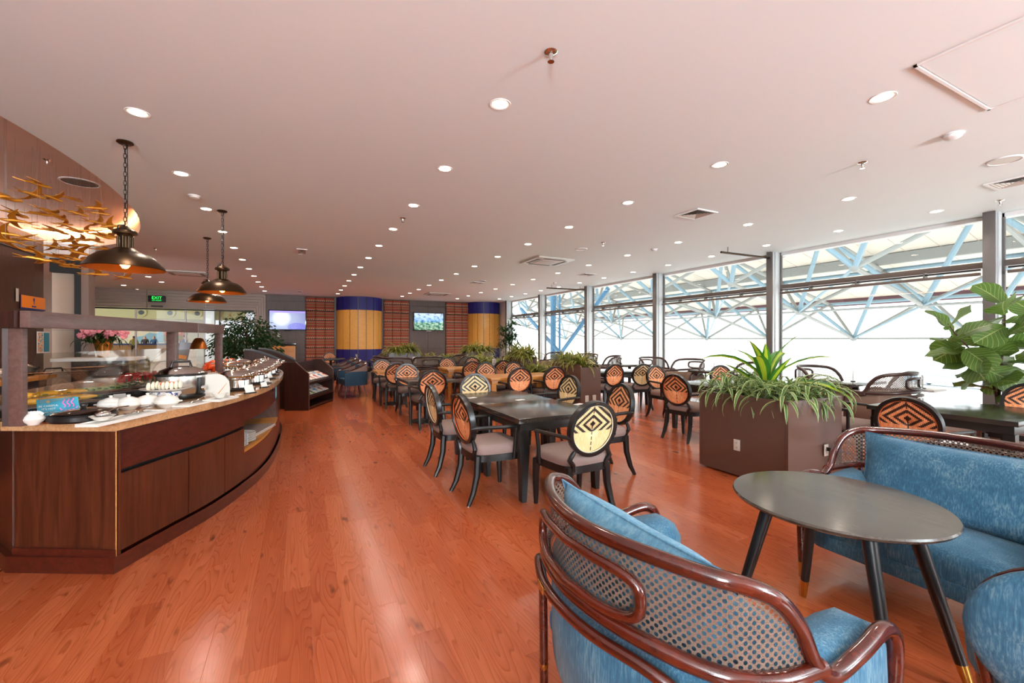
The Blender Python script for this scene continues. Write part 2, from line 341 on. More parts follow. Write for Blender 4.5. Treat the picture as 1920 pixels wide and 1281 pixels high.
# ------------------------------------------------------------------ mesh helpers
class MB:
    def __init__(s): s.bm = bmesh.new(); s.uv = s.bm.loops.layers.uv.new('UVMap')
    def box(s, x0, x1, y0, y1, z0, z1, bevel=0, mat=None):
        r = bmesh.ops.create_cube(s.bm, size=1); vs = r['verts']
        for v in vs: v.co = Vector((x0+(v.co.x+.5)*(x1-x0), y0+(v.co.y+.5)*(y1-y0), z0+(v.co.z+.5)*(z1-z0)))
        if bevel:
            es = list({e for v in vs for e in v.link_edges})
            r2 = bmesh.ops.bevel(s.bm, geom=es, offset=bevel, segments=2, affect='EDGES', profile=.7)
            vs = list({v for f in r2['faces'] for v in f.verts} | {v for v in vs if v.is_valid})
        if mat is not None:
            for v in vs: v.co = mat @ v.co
        return s
    def tube(s, pts, rad, n=8, caps=True, closed=False, flat=1.0):
        pts = [Vector(p) for p in pts]; m = len(pts)
        if not hasattr(rad, '__len__'): rad = [rad]*m
        rings = []; up = None
        for i, p in enumerate(pts):
            a = pts[i-1] if (i > 0 or closed) else p; b = pts[(i+1) % m] if (i < m-1 or closed) else p
            t = (b-a)
            t = t.normalized() if t.length > 1e-9 else Vector((0, 0, 1))
            if up is None:
                up = Vector((0, 0, 1)) if abs(t.z) < .9 else Vector((1, 0, 0))
            up = (up-t*up.dot(t)); up = up.normalized() if up.length > 1e-6 else t.orthogonal().normalized()
            sd = t.cross(up)
            rings.append([s.bm.verts.new(p+(up*math.cos(2*PI*k/n)*flat+sd*math.sin(2*PI*k/n))*rad[i]) for k in range(n)])
        cnt = m if closed else m-1
        for i in range(cnt):
            A, B = rings[i], rings[(i+1) % m]
            for k in range(n): s.bm.faces.new((A[k], A[(k+1) % n], B[(k+1) % n], B[k]))
        if caps and not closed:
            s.bm.faces.new(rings[0]); s.bm.faces.new(rings[-1][::-1])
        return s
    def lathe(s, prof, n=20, c=(0, 0, 0), cap=True, sx=1, sy=1):
        rings = []
        for r, z in prof:
            if r < 1e-6: rings.append([s.bm.verts.new((c[0], c[1], c[2]+z))])
            else: rings.append([s.bm.verts.new((c[0]+sx*r*math.cos(2*PI*k/n), c[1]+sy*r*math.sin(2*PI*k/n), c[2]+z)) for k in range(n)])
        for A, B in zip(rings, rings[1:]):
            for k in range(n):
                k2 = (k+1) % n
                if len(A) == 1 and len(B) == 1: continue
                if len(A) == 1: s.bm.faces.new((A[0], B[k2], B[k]))
                elif len(B) == 1: s.bm.faces.new((A[k], A[k2], B[0]))
                else: s.bm.faces.new((A[k], A[k2], B[k2], B[k]))
        if cap:
            if len(rings[0]) > 1: s.bm.faces.new(rings[0][::-1])
            if len(rings[-1]) > 1: s.bm.faces.new(rings[-1])
        return s
    def prism(s, poly, z0, z1, axis='z', mat=None):
        def P(a, b, h):
            v = {'z': (a, b, h), 'y': (a, h, b), 'x': (h, a, b)}[axis]; v = Vector(v); return mat @ v if mat is not None else v
        A = [s.bm.verts.new(P(a, b, z0)) for a, b in poly]; B = [s.bm.verts.new(P(a, b, z1)) for a, b in poly]
        n = len(poly)
        s.bm.faces.new(A[::-1]); s.bm.faces.new(B)
        for i in range(n): s.bm.faces.new((A[i], A[(i+1) % n], B[(i+1) % n], B[i]))
        return s
    def ell(s, c, r, n=12, m=8, mat=None):
        q = bmesh.ops.create_uvsphere(s.bm, u_segments=n, v_segments=m, radius=1)
        for v in q['verts']:
            w = Vector((v.co.x*r[0], v.co.y*r[1], v.co.z*r[2]))
            if mat is not None: w = mat @ w
            v.co = w+Vector(c)
        return s
    def grid(s, fn, nu, nv, uvs=None, close_u=False, sz=None):
        """surface from fn(i,j); uvs(i,j)"""
        V = [[s.bm.verts.new(fn(i, j)) for j in range(nv)] for i in range(nu)]
        for i in range(nu if close_u else nu-1):
            i2 = (i+1) % nu
            for j in range(nv-1):
                f = s.bm.faces.new((V[i][j], V[i2][j], V[i2][j+1], V[i][j+1]))
                if uvs:
                    for lp, (a, b) in zip(f.loops, ((i, j), (i+1, j), (i+1, j+1), (i, j+1))): lp[s.uv].uv = uvs(a, b)
        return V
    def plate(s, pts, n, thick):
        pass
    def xf(s, mat):
        for v in s.bm.verts: v.co = mat @ v.co
        return s
    def build(s, name, mat, parent=None, smooth=True, ang=38, label=None, thing=None, kind=None, raw=False):
        me = bpy.data.meshes.new(name); bmesh.ops.recalc_face_normals(s.bm, faces=s.bm.faces[:]) if not raw else None
        s.bm.to_mesh(me); s.bm.free()
        ms = mat if isinstance(mat, (list, tuple)) else [mat]
        for x in ms: me.materials.append(M[x])
        if smooth:
            me.polygons.foreach_set('use_smooth', [True]*len(me.polygons))
            try: me.set_sharp_from_angle(angle=math.radians(ang))
            except Exception: pass
        return link(name, me, parent, label, kind)
def link(name, me, parent=None, label=None, kind=None):
    o = bpy.data.objects.new(name, me); COL.objects.link(o)
    if parent is not None: o.parent = parent
    if label: o['label'] = label
    if kind: o['kind'] = kind
    return o
def thing(name, label, cat, loc=(0, 0, 0), rz=0, group=None):
    o = bpy.data.objects.new(name, None); COL.objects.link(o); o.empty_display_size = .1
    o.location = loc; o.rotation_euler = (0, 0, rz); o['label'] = label; o['category'] = cat
    if group: o['group'] = group
    return o
def tag(o, label, cat, group=None):
    o['label'] = label; o['category'] = cat
    if group: o['group'] = group
    return o
def kids(o): return [c for c in COL.objects if c.parent == o]
KC = {}
def dup(root, loc, rz=None, label=None, group=None, scale=None):
    """copy a thing with its parts and sub-parts"""
    if root.name not in KC: KC[root.name] = [(k, kids(k)) for k in kids(root)]
    r = root.copy(); COL.objects.link(r); r.location = loc
    if rz is not None: r.rotation_euler = (0, 0, rz)
    if scale: r.scale = scale
    if label: r['label'] = label
    if group: r['group'] = group
    for k, subs in KC[root.name]:
        c = k.copy(); COL.objects.link(c); c.parent = r
        for g in subs:
            d = g.copy(); COL.objects.link(d); d.parent = c
    return r
class Reuse:
    """first call hands out the original, later ones copies"""
    def __init__(s, root): s.root = root; s.used = False
    def put(s, loc, rz=0, label=None, group=None, scale=None):
        if s.used: return dup(s.root, loc, rz, label, group, scale)
        s.used = True; r = s.root
        s.pending = (loc, rz, label, group, scale); return r
    def done(s):
        if s.used:
            loc, rz, label, group, scale = s.pending; r = s.root
            r.location = loc; r.rotation_euler = (0, 0, rz)
            if label: r['label'] = label
            if group: r['group'] = group
            if scale: r.scale = scale
def smoothpath(pts, n=6, closed=False):
    P = [Vector(p) for p in pts]; out = []; m = len(P)
    rng = range(m if closed else m-1)
    for i in rng:
        if closed: p0, p1, p2, p3 = P[i-1], P[i], P[(i+1) % m], P[(i+2) % m]
        else: p0, p1, p2, p3 = P[max(i-1, 0)], P[i], P[i+1], P[min(i+2, m-1)]
        for k in range(n):
            t = k/n; out.append(.5*((2*p1)+(-p0+p2)*t+(2*p0-5*p1+4*p2-p3)*t*t+(-p0+3*p1-3*p2+p3)*t**3))
    if not closed: out.append(P[-1])
    return out
def text(name, body, size, mat, loc, rot, parent=None, depth=.003, align='CENTER'):
    cu = bpy.data.curves.new('tmp_text', 'FONT'); cu.body = body; cu.size = size; cu.extrude = depth
    cu.align_x = align; cu.align_y = 'CENTER'; cu.resolution_u = 2
    o = bpy.data.objects.new('tmp_text', cu); COL.objects.link(o)
    dg = bpy.context.evaluated_depsgraph_get(); me = bpy.data.meshes.new_from_object(o.evaluated_get(dg)); me.name = name
    bpy.data.objects.remove(o); bpy.data.curves.remove(cu)
    me.materials.clear(); me.materials.append(M[mat]); r = link(name, me, parent); r.location = loc; r.rotation_euler = rot; return r
ORD = ['first', 'second', 'third', 'fourth', 'fifth', 'sixth', 'seventh', 'eighth', 'ninth', 'tenth', 'eleventh', 'twelfth', 'thirteenth', 'fourteenth', 'fifteenth', 'sixteenth', 'seventeenth', 'eighteenth', 'nineteenth', 'twentieth', 'twenty-first', 'twenty-second', 'twenty-third', 'twenty-fourth']

# ------------------------------------------------------------------ the shell
def S(name, mb, mat, parent=None, **kw): return mb.build(name, mat, parent, kind='structure', **kw)
floor = S('floor', MB().box(-7.2, XW+.12, YF, YB+.1, -.12, -.012), 'floor_planks', smooth=False)
PW, PL = .145, 1.22
def in_view(x, y):
    d = x*SN+y*CS; l = x*CS-y*SN
    return d > .9 and abs(l/d) < 1.3
plank_me = None; cells = []
row = 0; x = -6.9
while x < XW-.05:
    off = (row*.43+rnd.random()*.2) % 1.0*PL; y = YF-off
    while y < YB:
        y0, y1 = max(y, YF), min(y+PL, YB)
        if y1-y0 > .05: cells.append((x, y0, y1))
        y += PL
    x += PW; row += 1
def vis(c):
    return any(in_view(c[0]+PW/2, yy) for yy in (c[1], (c[1]+c[2])/2, c[2]))
full = [c for c in cells if abs(c[2]-c[1]-PL) < 1e-4 and vis(c)]
def hidden(c):
    x, y = c[0], (c[1]+c[2])/2
    return x < -.95 and 3.7 < y < 9
full = sorted([c for c in full if not hidden(c)], key=lambda c: c[0]**2+((c[1]+c[2])/2)**2)[:300]
fs = set(full)
mb = MB(); mb.box(.0002, PW-.0002, .0003, PL-.0003, -.012, 0, .0006)
first = mb.build('plank', 'floor_planks', floor, smooth=False); pm = first.data
for i, c in enumerate(full):
    o = first if i == 0 else link('plank', pm, floor)
    o.location = (c[0], c[1], 0)
mb = MB(); lay = mb.bm.loops.layers.float.new('rnd')
for c in cells:
    if c in fs: continue
    r = rnd.random(); x0, x1, y0, y1 = c[0]+.0002, c[0]+PW-.0002, c[1]+.0003, c[2]-.0003; b = .0006
    lo = [mb.bm.verts.new(p) for p in ((x0, y0, -.012), (x1, y0, -.012), (x1, y1, -.012), (x0, y1, -.012))]
    md = [mb.bm.verts.new(p) for p in ((x0, y0, -b), (x1, y0, -b), (x1, y1, -b), (x0, y1, -b))]
    tp = [mb.bm.verts.new(p) for p in ((x0+b, y0+b, 0), (x1-b, y0+b, 0), (x1-b, y1-b, 0), (x0+b, y1-b, 0))]
    fc = [mb.bm.faces.new(tp)]
    for A, B in ((lo, md), (md, tp)):
        for k in range(4): fc.append(mb.bm.faces.new((A[k], A[(k+1) % 4], B[(k+1) % 4], B[k])))
    for f in fc:
        for lp in f.loops: lp[lay] = r
mb.build('plank_field', 'floor_planks', floor, smooth=False, kind='stuff')

# ceiling with the oval recess
RC = (-4.6, 6.8); RA, RB = 2.55, 4.9
def ring(n=96, s=1.0): return [(RC[0]+RA*s*math.cos(2*PI*k/n), RC[1]+RB*s*math.sin(2*PI*k/n)) for k in range(n)]
def ceiling():
    bm = bmesh.new(); x0, x1, y0, y1 = -7.2, XW+.12, YF, YB+.1
    o = [bm.verts.new((a, b, H)) for a, b in ((x0, y0), (x1, y0), (x1, y1), (x0, y1))]
    r = [bm.verts.new((a, b, H)) for a, b in ring()]
    es = [bm.edges.new((o[i], o[(i+1) % 4])) for i in range(4)]+[bm.edges.new((r[i], r[(i+1) % len(r)])) for i in range(len(r))]
    bmesh.ops.triangle_fill(bm, edges=es, use_beauty=True)
    bad = [f for f in bm.faces if (f.calc_center_median().x-RC[0])**2/RA**2+(f.calc_center_median().y-RC[1])**2/RB**2 < .98]
    bmesh.ops.delete(bm, geom=bad, context='FACES')
    g = bmesh.ops.extrude_face_region(bm, geom=bm.faces[:])
    for v in g['geom']:
        if isinstance(v, bmesh.types.BMVert): v.co.z += .12
    m = MB(); m.bm.free(); m.bm = bm; return S('ceiling', m, 'ceiling_white', smooth=False)
ceil = ceiling()
m = MB(); R = ring()
m.grid(lambda i, j: (R[i % 96][0], R[i % 96][1], (H+.1, H+.30)[j]), 96, 2, close_u=True)
S('trim_1', m, 'recess_copper', ceil)
m = MB(); m.prism(ring(96, 1.05), H+.30, H+.34); S('trim_2', m, 'recess_copper', ceil, smooth=False)
m = MB(); Rg = ring(96, .985); m.tube([(a, b, H+.255) for a, b in Rg[8:64]], .012, 6)
cs = m.build('cove_strip', 'cove_glow'); tag(cs, 'glowing light strip along the far rim of the oval ceiling recess', 'light strip')
# walls
S('wall_back', MB().box(-1.25, XW+.12, YB, YB+.12, 0, H), 'panel_wood', smooth=False)
S('wall_front', MB().box(-7.2, XW+.12, YF-.12, YF, 0, H), 'wall_plain', smooth=False)
wl = S('wall_left', MB().box(XL-.15, XL-.012, YF, 11.15, 0, H+.04), 'left_wall_wood', smooth=False)
y = YF; k = 0
while y < 11.1:
    y2 = min(y+1.02, 11.15); MB().box(XL-.012, XL, y+.004, y2-.004, .1, H+.04, .002).build('panel', 'left_wall_wood', wl, smooth=False); y = y2
MB().box(XL-.012, XL+.03, YF, 11.15, 2.98, 3.06, .004).build('cornice', 'dark_wood', wl)
S('wall_side', MB().box(-7.2, -7.05, 11.0, YB+.1, 0, H+.3), 'wall_plain', smooth=False)
S('baseboard_left', MB().box(XL, XL+.02, YF, 11.15, 0, .1, .003), 'dark_wood')
S('baseboard_back', MB().box(-1.2, 8.2, YB-.02, YB, 0, .1, .003), 'dark_wood')
# entrance frame beyond the left wall: black surround, beige leaf, grey post
dn = thing('door_1', 'x', 'x'); del dn['label']; del dn['category']; dn['kind'] = 'structure'
MB().box(-4.28, -3.815, 11.3, 11.5, 2.74, 3.0).build('header', 'black_matte', dn, smooth=False)
MB().box(-3.925, -3.815, 11.3, 11.5, 0, 2.74).build('frame', 'black_matte', dn, smooth=False)
MB().box(-4.28, -3.93, 11.4, 11.46, .0, 2.735).build('door_leaf', 'beige_panel', dn, smooth=False)
MB().box(-4.28, -3.93, 11.385, 11.395, 1.62, 1.632).build('seam', 'grey_panel', dn, smooth=False)
S('trim_3', MB().box(-3.81, -3.70, 11.25, 11.55, 0, 3.0, .004), 'grey_panel')
S('trim_4', MB().box(-7.05, -3.70, 11.25, 11.55, 3.005, H), 'ceiling_white', smooth=False)

# ------------------------------------------------------------------ back wall finishes
def panel_wall(name_x0, x1, segs):
    pass
YP = YB-.03
pw = {}
def wallpanels(x0, x1, rows, cols, n):
    t = thing(n, 'x', 'x'); del t['label']; del t['category']; t['kind'] = 'structure'
    for (a, b) in zip(cols, cols[1:]):
        for (z0, z1) in rows: MB().box(a+.004, b-.004, YP-.02, YB, z0, z1, .002).build('panel', 'panel_wood', t, smooth=False)
    return t
wallpanels(-1.2, .22, [(.1, .8), (.81, 1.42), (1.43, 3.02), (3.05, 3.29)], [-1.2, .22], 'trim_5')
wallpanels(4.72, 6.46, [(.1, .95), (.96, 3.02), (3.05, 3.29)], [4.72, 5.6, 6.46], 'trim_6')
def curtain(x0, x1, label):
    t = thing('roman_blind', label, 'curtain', (0, 0, 0), 0, 'striped woven wall hangings')
    n = 3; w = (x1-x0)/n
    for k in range(n):
        a, b = x0+k*w, x0+(k+1)*w
        for (z0, z1, nm, out) in ((2.72, 3.27, 'valance', .07), (1.05, 2.72, 'drop', .04), (.35, 1.08, 'lower_fold', .055)):
            mb = MB(); NZ = 14
            def fn(i, j, a=a, b=b, z0=z0, z1=z1, out=out):
                u = i/8; v = j/(NZ-1); sag = .05*math.sin(u*PI)*(1-v)**2
                return (a+.004+(b-a-.008)*u, YB-.02-out-.012*math.sin(v*PI*5)-.02*(1-v)-.01*math.sin(u*PI), z0+(z1-z0)*v-sag)
            mb.grid(fn, 9, NZ)
            o = mb.build(nm, 'striped_textile', t, ang=80); sm = o.modifiers.new('thick', 'SOLIDIFY'); sm.thickness = .006
    return t
curtain(.26, 1.40, 'striped woven hanging between left television panel and left striped column')
curtain(3.52, 4.68, 'striped woven hanging between left column and right television panel')
curtain(6.5, 7.76, 'striped woven hanging between right television panel and right column')
def column(cx, cy, r, label, a0, a1, n):
    t = thing('round_column', label, 'column', (cx, cy, 0))
    MB().lathe([(r-.03, 0), (r-.03, H-.002)], 40).build('core', 'rail_brown', t)
    for (z0, z1, mt, nm) in ((.0, 1.0, 'blue_panel', 'blue_panel'), (1.005, 2.72, 'yellow_panel', 'yellow_panel'), (2.725, H-.01, 'blue_panel', 'blue_panel')):
        for k in range(n):
            b0 = a0+(a1-a0)*k/n; b1 = a0+(a1-a0)*(k+1)/n; e = .012/r; mb = MB()
            pts = [b0+e+(b1-b0-2*e)*i/6 for i in range(7)]
            poly = [(r*math.cos(q), r*math.sin(q)) for q in pts]+[((r-.028)*math.cos(q), (r-.028)*math.sin(q)) for q in pts[::-1]]
            mb.prism(poly, z0, z1); mb.build(nm, mt, t, ang=30)
    return t
D = math.radians
column(2.46, 20.55, .98, 'fat round column with blue and yellow bands between the two textile hangings on the left', D(180), D(360), 9)
column(8.5, 20.5, .86, 'fat round column with blue and yellow bands beside the windows', D(170), D(350), 9)
def tv(x0, x1, z0, z1, mat, label):
    t = thing('television', label, 'television', ((x0+x1)/2, YB-.14, (z0+z1)/2)); w, h = (x1-x0)/2, (z1-z0)/2
    MB().box(-w, w, -.03, .03, -h, h, .006).build('frame', 'black_gloss', t)
    MB().box(-.2, .2, .03, .09, -.2, .2).build('wall_bracket', 'black_matte', t)
    mb = MB(); mb.grid(lambda i, j: (-w+.03+(2*w-.06)*i, -.032, -h+.03+(2*h-.06)*j), 2, 2, uvs=lambda i, j: (i, j)); mb.build('screen', mat, t, smooth=False)
    MB().box(-.12, .12, -.03, .0, -h-.035, -h-.001, .003).build('sensor_bar', 'plastic_white' if x0 > 3 else 'black_gloss', t)
tv(-1.12, .28, 1.83, 2.66, 'screen_haze', 'wall television with hazy violet picture on the left dark panel')
tv(4.88, 6.36, 1.86, 2.72, 'screen_city', 'wall television showing green and blue landscape near the right column')
def plate(name, loc, rz, w, h, label, cat='socket', holes=True):
    t = thing(name, label, cat, loc, rz)
    MB().box(-w/2, w/2, -.008, 0, -h/2, h/2, .002).build('plate', 'plastic_white', t)
    if holes:
        for dz in (-h*.22, h*.22):
            mb = MB(); mb.box(-w*.22, w*.22, -.011, -.008, dz-h*.13, dz+h*.13, .001); mb.build('outlet', 'plastic_white', t)
            mb = MB(); mb.box(-w*.1, -w*.06, -.0115, -.0108, dz-.008, dz+.008); mb.box(w*.06, w*.1, -.0115, -.0108, dz-.008, dz+.008); mb.build('slot', 'black_matte', t)
    return t
plate('wall_socket', (-.75, YP-.022, 1.62), 0, .12, .16, 'cream wall socket on dark panel under the left television')

# portal in slatted boards with the glazed shop front
def frame_th(n):
    t = thing(n, 'x', 'x'); del t['label']; del t['category']; t['kind'] = 'structure'; return t
pt = frame_th('trim_7')
for k in range(6):
    z0 = 2.62+k*.113
    for a, b in ((-7.0, -5.1), (-5.08, -3.3), (-3.28, -1.25-.40*(1-(k+1)/6.0))): MB().box(a, b, YB-.06, YB+.05, z0+.004, z0+.107, .004).build('board', 'slat_grey', pt, smooth=False)
for k in range(5):
    x0 = -1.65+k*.085; MB().box(x0+.003, x0+.082, YB-.058, YB+.05, 0, 2.62+(k+.6)*.135, .004).build('slat', 'slat_grey', pt, smooth=False)
gw = frame_th('window_1')
for x0 in (-7.0, -5.45, -3.95, -3.35, -2.85): MB().box(x0, x0+.05, YB-.03, YB+.03, 0, 2.6, .003).build('mullion', 'frame_silver' if x0 < -3 else 'rail_brown', gw)
for a, b in ((-6.95, -5.45), (-5.4, -3.95), (-3.9, -3.35), (-3.3, -2.85), (-2.8, -1.66)): MB().box(a, b, YB-.005, YB+.005, .02, 2.6).build('pane', 'window_glass', gw, smooth=False)
MB().box(-7, -1.66, YB-.04, YB+.04, 2.56, 2.61).build('head_rail', 'black_matte', gw, smooth=False)
lat = MB()
for s_ in (1, -1):
    for k in range(-9, 12):
        for dd in (0, .05):
            x0 = -2.8+k*.3+dd; z = 0
            # clip the slanted bar to the pane
            pts = []
            for q in range(0, 261, 4):
                zz = q/100; xx = x0+s_*zz*.62
                if -2.8 <= xx <= -1.68: pts.append((xx, YB-.015, zz))
            if len(pts) > 2: lat.tube([pts[0], pts[-1]], .006, 4)
o = lat.build('lattice', 'brass', gw); o['kind'] = 'stuff'
ex = thing('exit_sign', 'small green lit EXIT sign hanging on slatted boards above the shop front', 'sign', (-4.78, YB-.11, 2.96))
MB().box(-.26, .26, -.02, .05, -.12, .12, .004).build('sign_box', 'exit_black', ex)
text('lettering', 'EXIT', .15, 'exit_green', (0, -.024, .035), (PI/2, 0, 0), ex)
text('lettering', 'LỐI THOÁT', .055, 'exit_green', (0, -.024, -.06), (PI/2, 0, 0), ex)
MB().box(-.17, .17, -.02, .04, -.29, -.25, .006).build('lamp_bar', 'black_matte', ex)

# terminal beyond the glass
tf = S('floor_terminal', MB().box(-40, 4, YB+.12, 50, -.12, -.005), 'terminal_floor', smooth=False); tf.name = 'terminal_floor'
tw = S('wall_far', MB().box(-40, 4, 50, 50.2, 0, 8), 'terminal_wall', smooth=False)
S('wall_terminal_left', MB().box(-40.2, -40, YB+.12, 50, 0, 5.0), 'terminal_wall', smooth=False)
S('wall_terminal_right', MB().box(4, 4.2, YB+.12, 50, 0, 5.0), 'terminal_wall', smooth=False)
for lx_, ly_, lw_ in ((-14, 44, 500), (-6, 28, 160)):  # added area lights without fittings, brightening the closed-in terminal
    td_ = bpy.data.lights.new('terminal_fill', 'AREA'); td_.size = 3; td_.energy = lw_; td_.color = (1, .9, .72)
    to_ = bpy.data.objects.new('terminal_fill', td_); COL.objects.link(to_); to_.location = (lx_, ly_, 4.9)
S('wall_bulkhead', MB().box(-16, -2.6, 27, 27.3, 2.45, 5.0), 'bulkhead', smooth=False)
S('ceiling_terminal', MB().box(-40, 4, YB+.12, 50, 5.0, 5.1), 'bulkhead', smooth=False)
S('trim_8', MB().box(-4.35, -3.9, 26.6, 27, 0, 5.0), 'trim_white', smooth=False)
for i, (px, py) in enumerate(((265, 586), (319, 587), (370, 588))):
    # round air nozzles on the bulkhead
    lz = (px-960)/FPX; yz = CS-lz*SN; d = 26.97/yz; X = d*(SN+lz*CS); Z = EYE+(636-py)*d/FPX
    t = thing('air_nozzle', '%s round air nozzle on the yellowish bulkhead beyond the glass' % ('left', 'middle', 'right')[i], 'vent', (X, 26.97, Z))
    MB().lathe([(.0, 0), (.09, 0), (.13, .03), (.22, .03), (.22, .0)], 16).xf(Matrix.Rotation(PI/2, 4, 'X')).build('rim', 'bulkhead', t)
    MB().lathe([(0, .031), (.11, .031), (.11, .04), (0, .04)], 14).xf(Matrix.Rotation(PI/2, 4, 'X')).build('bore', 'black_matte', t)
def wallpt(px, py, Y):
    lz = (px-960)/FPX; d = Y/(CS-lz*SN); return (d*(SN+lz*CS), Y, EYE+(636-py)*d/FPX)
for i, px in enumerate((307, 322, 337)):
    X, Y, Z = wallpt(px, 630, 49.9)
    t = thing('food_picture', ('left', 'middle', 'right')[i]+' of three lit arched food pictures on the far terminal wall', 'picture', (X, Y, Z))
    w, h = .34, .42
    MB().prism([(-w, -h), (w, -h)]+[(w*math.cos(q*PI/8), h*.5+w*.8*math.sin(q*PI/8)) for q in range(9)], -.06, 0, 'y').build('panel', 'food_print', t)
    MB().lathe([(0, .0), (.1, 0), (.06, .12), (0, .12)], 10, (0, -.25, h+.16)).build('picture_lamp', 'sign_white', t)
X, Y, Z = wallpt(275, 630, 49.9); mu = thing('mural', 'pale blue landscape mural on the far terminal wall', 'picture', (X, Y, Z))
MB().box(-1.3, 1.3, -.05, 0, -.7, .7).build('board', 'terminal_wall', mu, smooth=False)
MB().prism([(-1.25, -.6), (1.25, -.6), (1.25, .25), (1.1, .55), (.7, .2), (.2, .3), (-.2, 0), (-.8, -.1)], -.07, -.05, 'y').build('hills', 'mural_blue', mu, smooth=False)
MB().box(-1.3, 1.3, -.1, 0, .705, .95).build('red_band', 'red_print', mu, smooth=False)
X, Y, _ = wallpt(310, 640, 44); bt = thing('service_bar', 'long dark topped bar counter in the terminal beyond the glass', 'counter', (X, 44, 0))
MB().box(-3.4, 3.6, -.3, .4, 0, .98).build('body', 'amber_wood', bt, smooth=False); MB().box(-3.6, 3.8, -.4, .5, .98, 1.1).build('top', 'navy', bt, smooth=False)
X, Y, Z = wallpt(460, 618, 33)
ks = thing('shop_sign', 'white lit shop sign reading R KING behind the lattice glass', 'sign', (X, 33, Z))
MB().box(-2.2, 1.5, .0, .1, -.6, 1.1).build('sign_board', 'sign_back', ks, smooth=False)
text('lettering', 'R KING', .62, 'sign_white', (-.2, -.03, 0), (PI/2, 0, 0), ks, .02)
MB().box(-2.6, 2.0, -1.0, -.2, -1.55, -1.0).build('menu_shelf', 'amber_wood', ks, smooth=False)
kc = thing('kiosk_counter', 'white kiosk counter below the lit shop sign', 'counter', (X, 30.6, 0)); MB().box(-2.6, 2.2, 0, .6, 0, 1.1).build('body', 'trim_white', kc, smooth=False); MB().box(-2.7, 2.3, -.05, .65, 1.1, 1.16).build('top', 'steel', kc, smooth=False)

def person(loc, rz, label, shirt, trousers, sit=False, reach=False):
    t = thing('person', label, 'person', loc, rz)
    if sit: loc_h = -.38
    else: loc_h = 0
    J = [(0, 0, .95), (0, 0, 1.18), (0, 0, 1.42), (0, 0, 1.50), (0, .01, 1.62), (0, 0, 1.70)]
    R_ = [.14, .13, .15, .055, .09, .07]
    E_ = [(0, 1), (1, 2), (2, 3), (3, 4), (4, 5)]
    def add(p, par, r): J.append(p); R_.append(r); E_.append((par, len(J)-1)); return len(J)-1
    for s in (-1, 1):
        a = add((s*.18, 0, 1.40), 2, .06); b = add((s*.25, .02, 1.14), a, .045)
        c = add((s*.22, .22 if (reach or sit) else .06, 1.05 if (reach or sit) else .90), b, .035); add((s*.21, .3 if (reach or sit) else .08, 1.05 if (reach or sit) else .80), c, .035)
        if sit: h_ = add((s*.1, .05, .90), 0, .09); k_ = add((s*.11, .42, .88), h_, .065); f_ = add((s*.11, .44, .45), k_, .045); add((s*.11, .55, .42), f_, .04)
        else: h_ = add((s*.09, 0, .88), 0, .09); k_ = add((s*.11, .01, .48), h_, .06); f_ = add((s*.12, -.02, .08), k_, .042); add((s*.12, .12, .04), f_, .04)
    me = bpy.data.meshes.new('body'); me.from_pydata([(x, y, z+loc_h) for x, y, z in J], E_, []); o = link('body', me, t)
    sk = o.modifiers.new('skin', 'SKIN'); 
    for v, r in zip(me.skin_vertices[0].data, R_): v.radius = (r, r*.85)
    me.skin_vertices[0].data[0].use_root = True
    ss = o.modifiers.new('sub', 'SUBSURF'); ss.levels = 1; ss.render_levels = 1
    dg = bpy.context.evaluated_depsgraph_get(); me2 = bpy.data.meshes.new_from_object(o.evaluated_get(dg)); o.modifiers.clear(); o.data = me2; bpy.data.meshes.remove(me)
    me2.name = 'body'
    for mm in ('skin', shirt, trousers, 'hair'): me2.materials.append(M[mm])
    for p in me2.polygons:
        c = p.center; z = c.z-loc_h; p.use_smooth = True
        p.material_index = 1 if (.98 < z < 1.47 and abs(c.x) < .27 and c.y < .12) else 2 if (z <= .98 and z > .5 and (abs(c.x) < .2)) else (3 if z > 1.655 or (z > 1.53 and c.y < 0) else 0)
X, Y, _ = wallpt(255, 640, 43); person((X, 42.5, 0), 0, 'person in yellow shirt and dark shorts standing at the bar, seen from behind', 'yellow_shirt', 'dark_cloth')
X, Y, _ = wallpt(272, 640, 45.5); person((X, 45.5, 0), PI, 'person with dark hair behind the bar beside the yellow-shirted one', 'dark_cloth', 'dark_cloth')
X, Y, _ = wallpt(289, 640, 45.5); person((X, 45.5, 0), PI, 'person in blue behind the bar near the mural', 'blue_shirt', 'dark_cloth')
X, Y, _ = wallpt(346, 640, 30); person((X, 30, 0), D(-60), 'person in dark blue leaning forward behind the canopy post', 'blue_shirt', 'dark_cloth', reach=True)

# ------------------------------------------------------------------ window wall and what lies beyond
COLY = [-4.15, -.85, 2.45, 5.7, 9.0, 12.25, 15.5, 18.7]
S('wall_right', MB().box(XW-.02, XW+.12, 18.95, YB+.1, 0, H), 'trim_white', smooth=False)
S('trim_9', MB().box(XW-.02, XW+.14, YF, 18.95, H-.06, H), 'trim_white', smooth=False)
S('trim_10', MB().box(XW-.02, XW+.14, YF, 18.95, 0, .1), 'frame_silver', smooth=False)
for i, y in enumerate(COLY):
    S('trim_%d' % (20+i), MB().box(XW-.30, XW-.272, y-.01, y+.12, 0, H, .003), 'frame_grey')
    t = frame_th('trim_%d' % (30+i))
    MB().box(XW-.27, XW+.02, y, y+.11, 0, H, .004).build('fin', 'frame_silver', t); MB().box(XW-.20, XW-.10, y-.02, y-.001, 0, H, .003).build('cover_strip', 'frame_silver', t); MB().box(XW-.02, XW+.03, y-.03, y-.001, 0, H, .003).build('glazing_bead', 'frame_grey', t)
ys = [YF-.2]+COLY+[18.95]
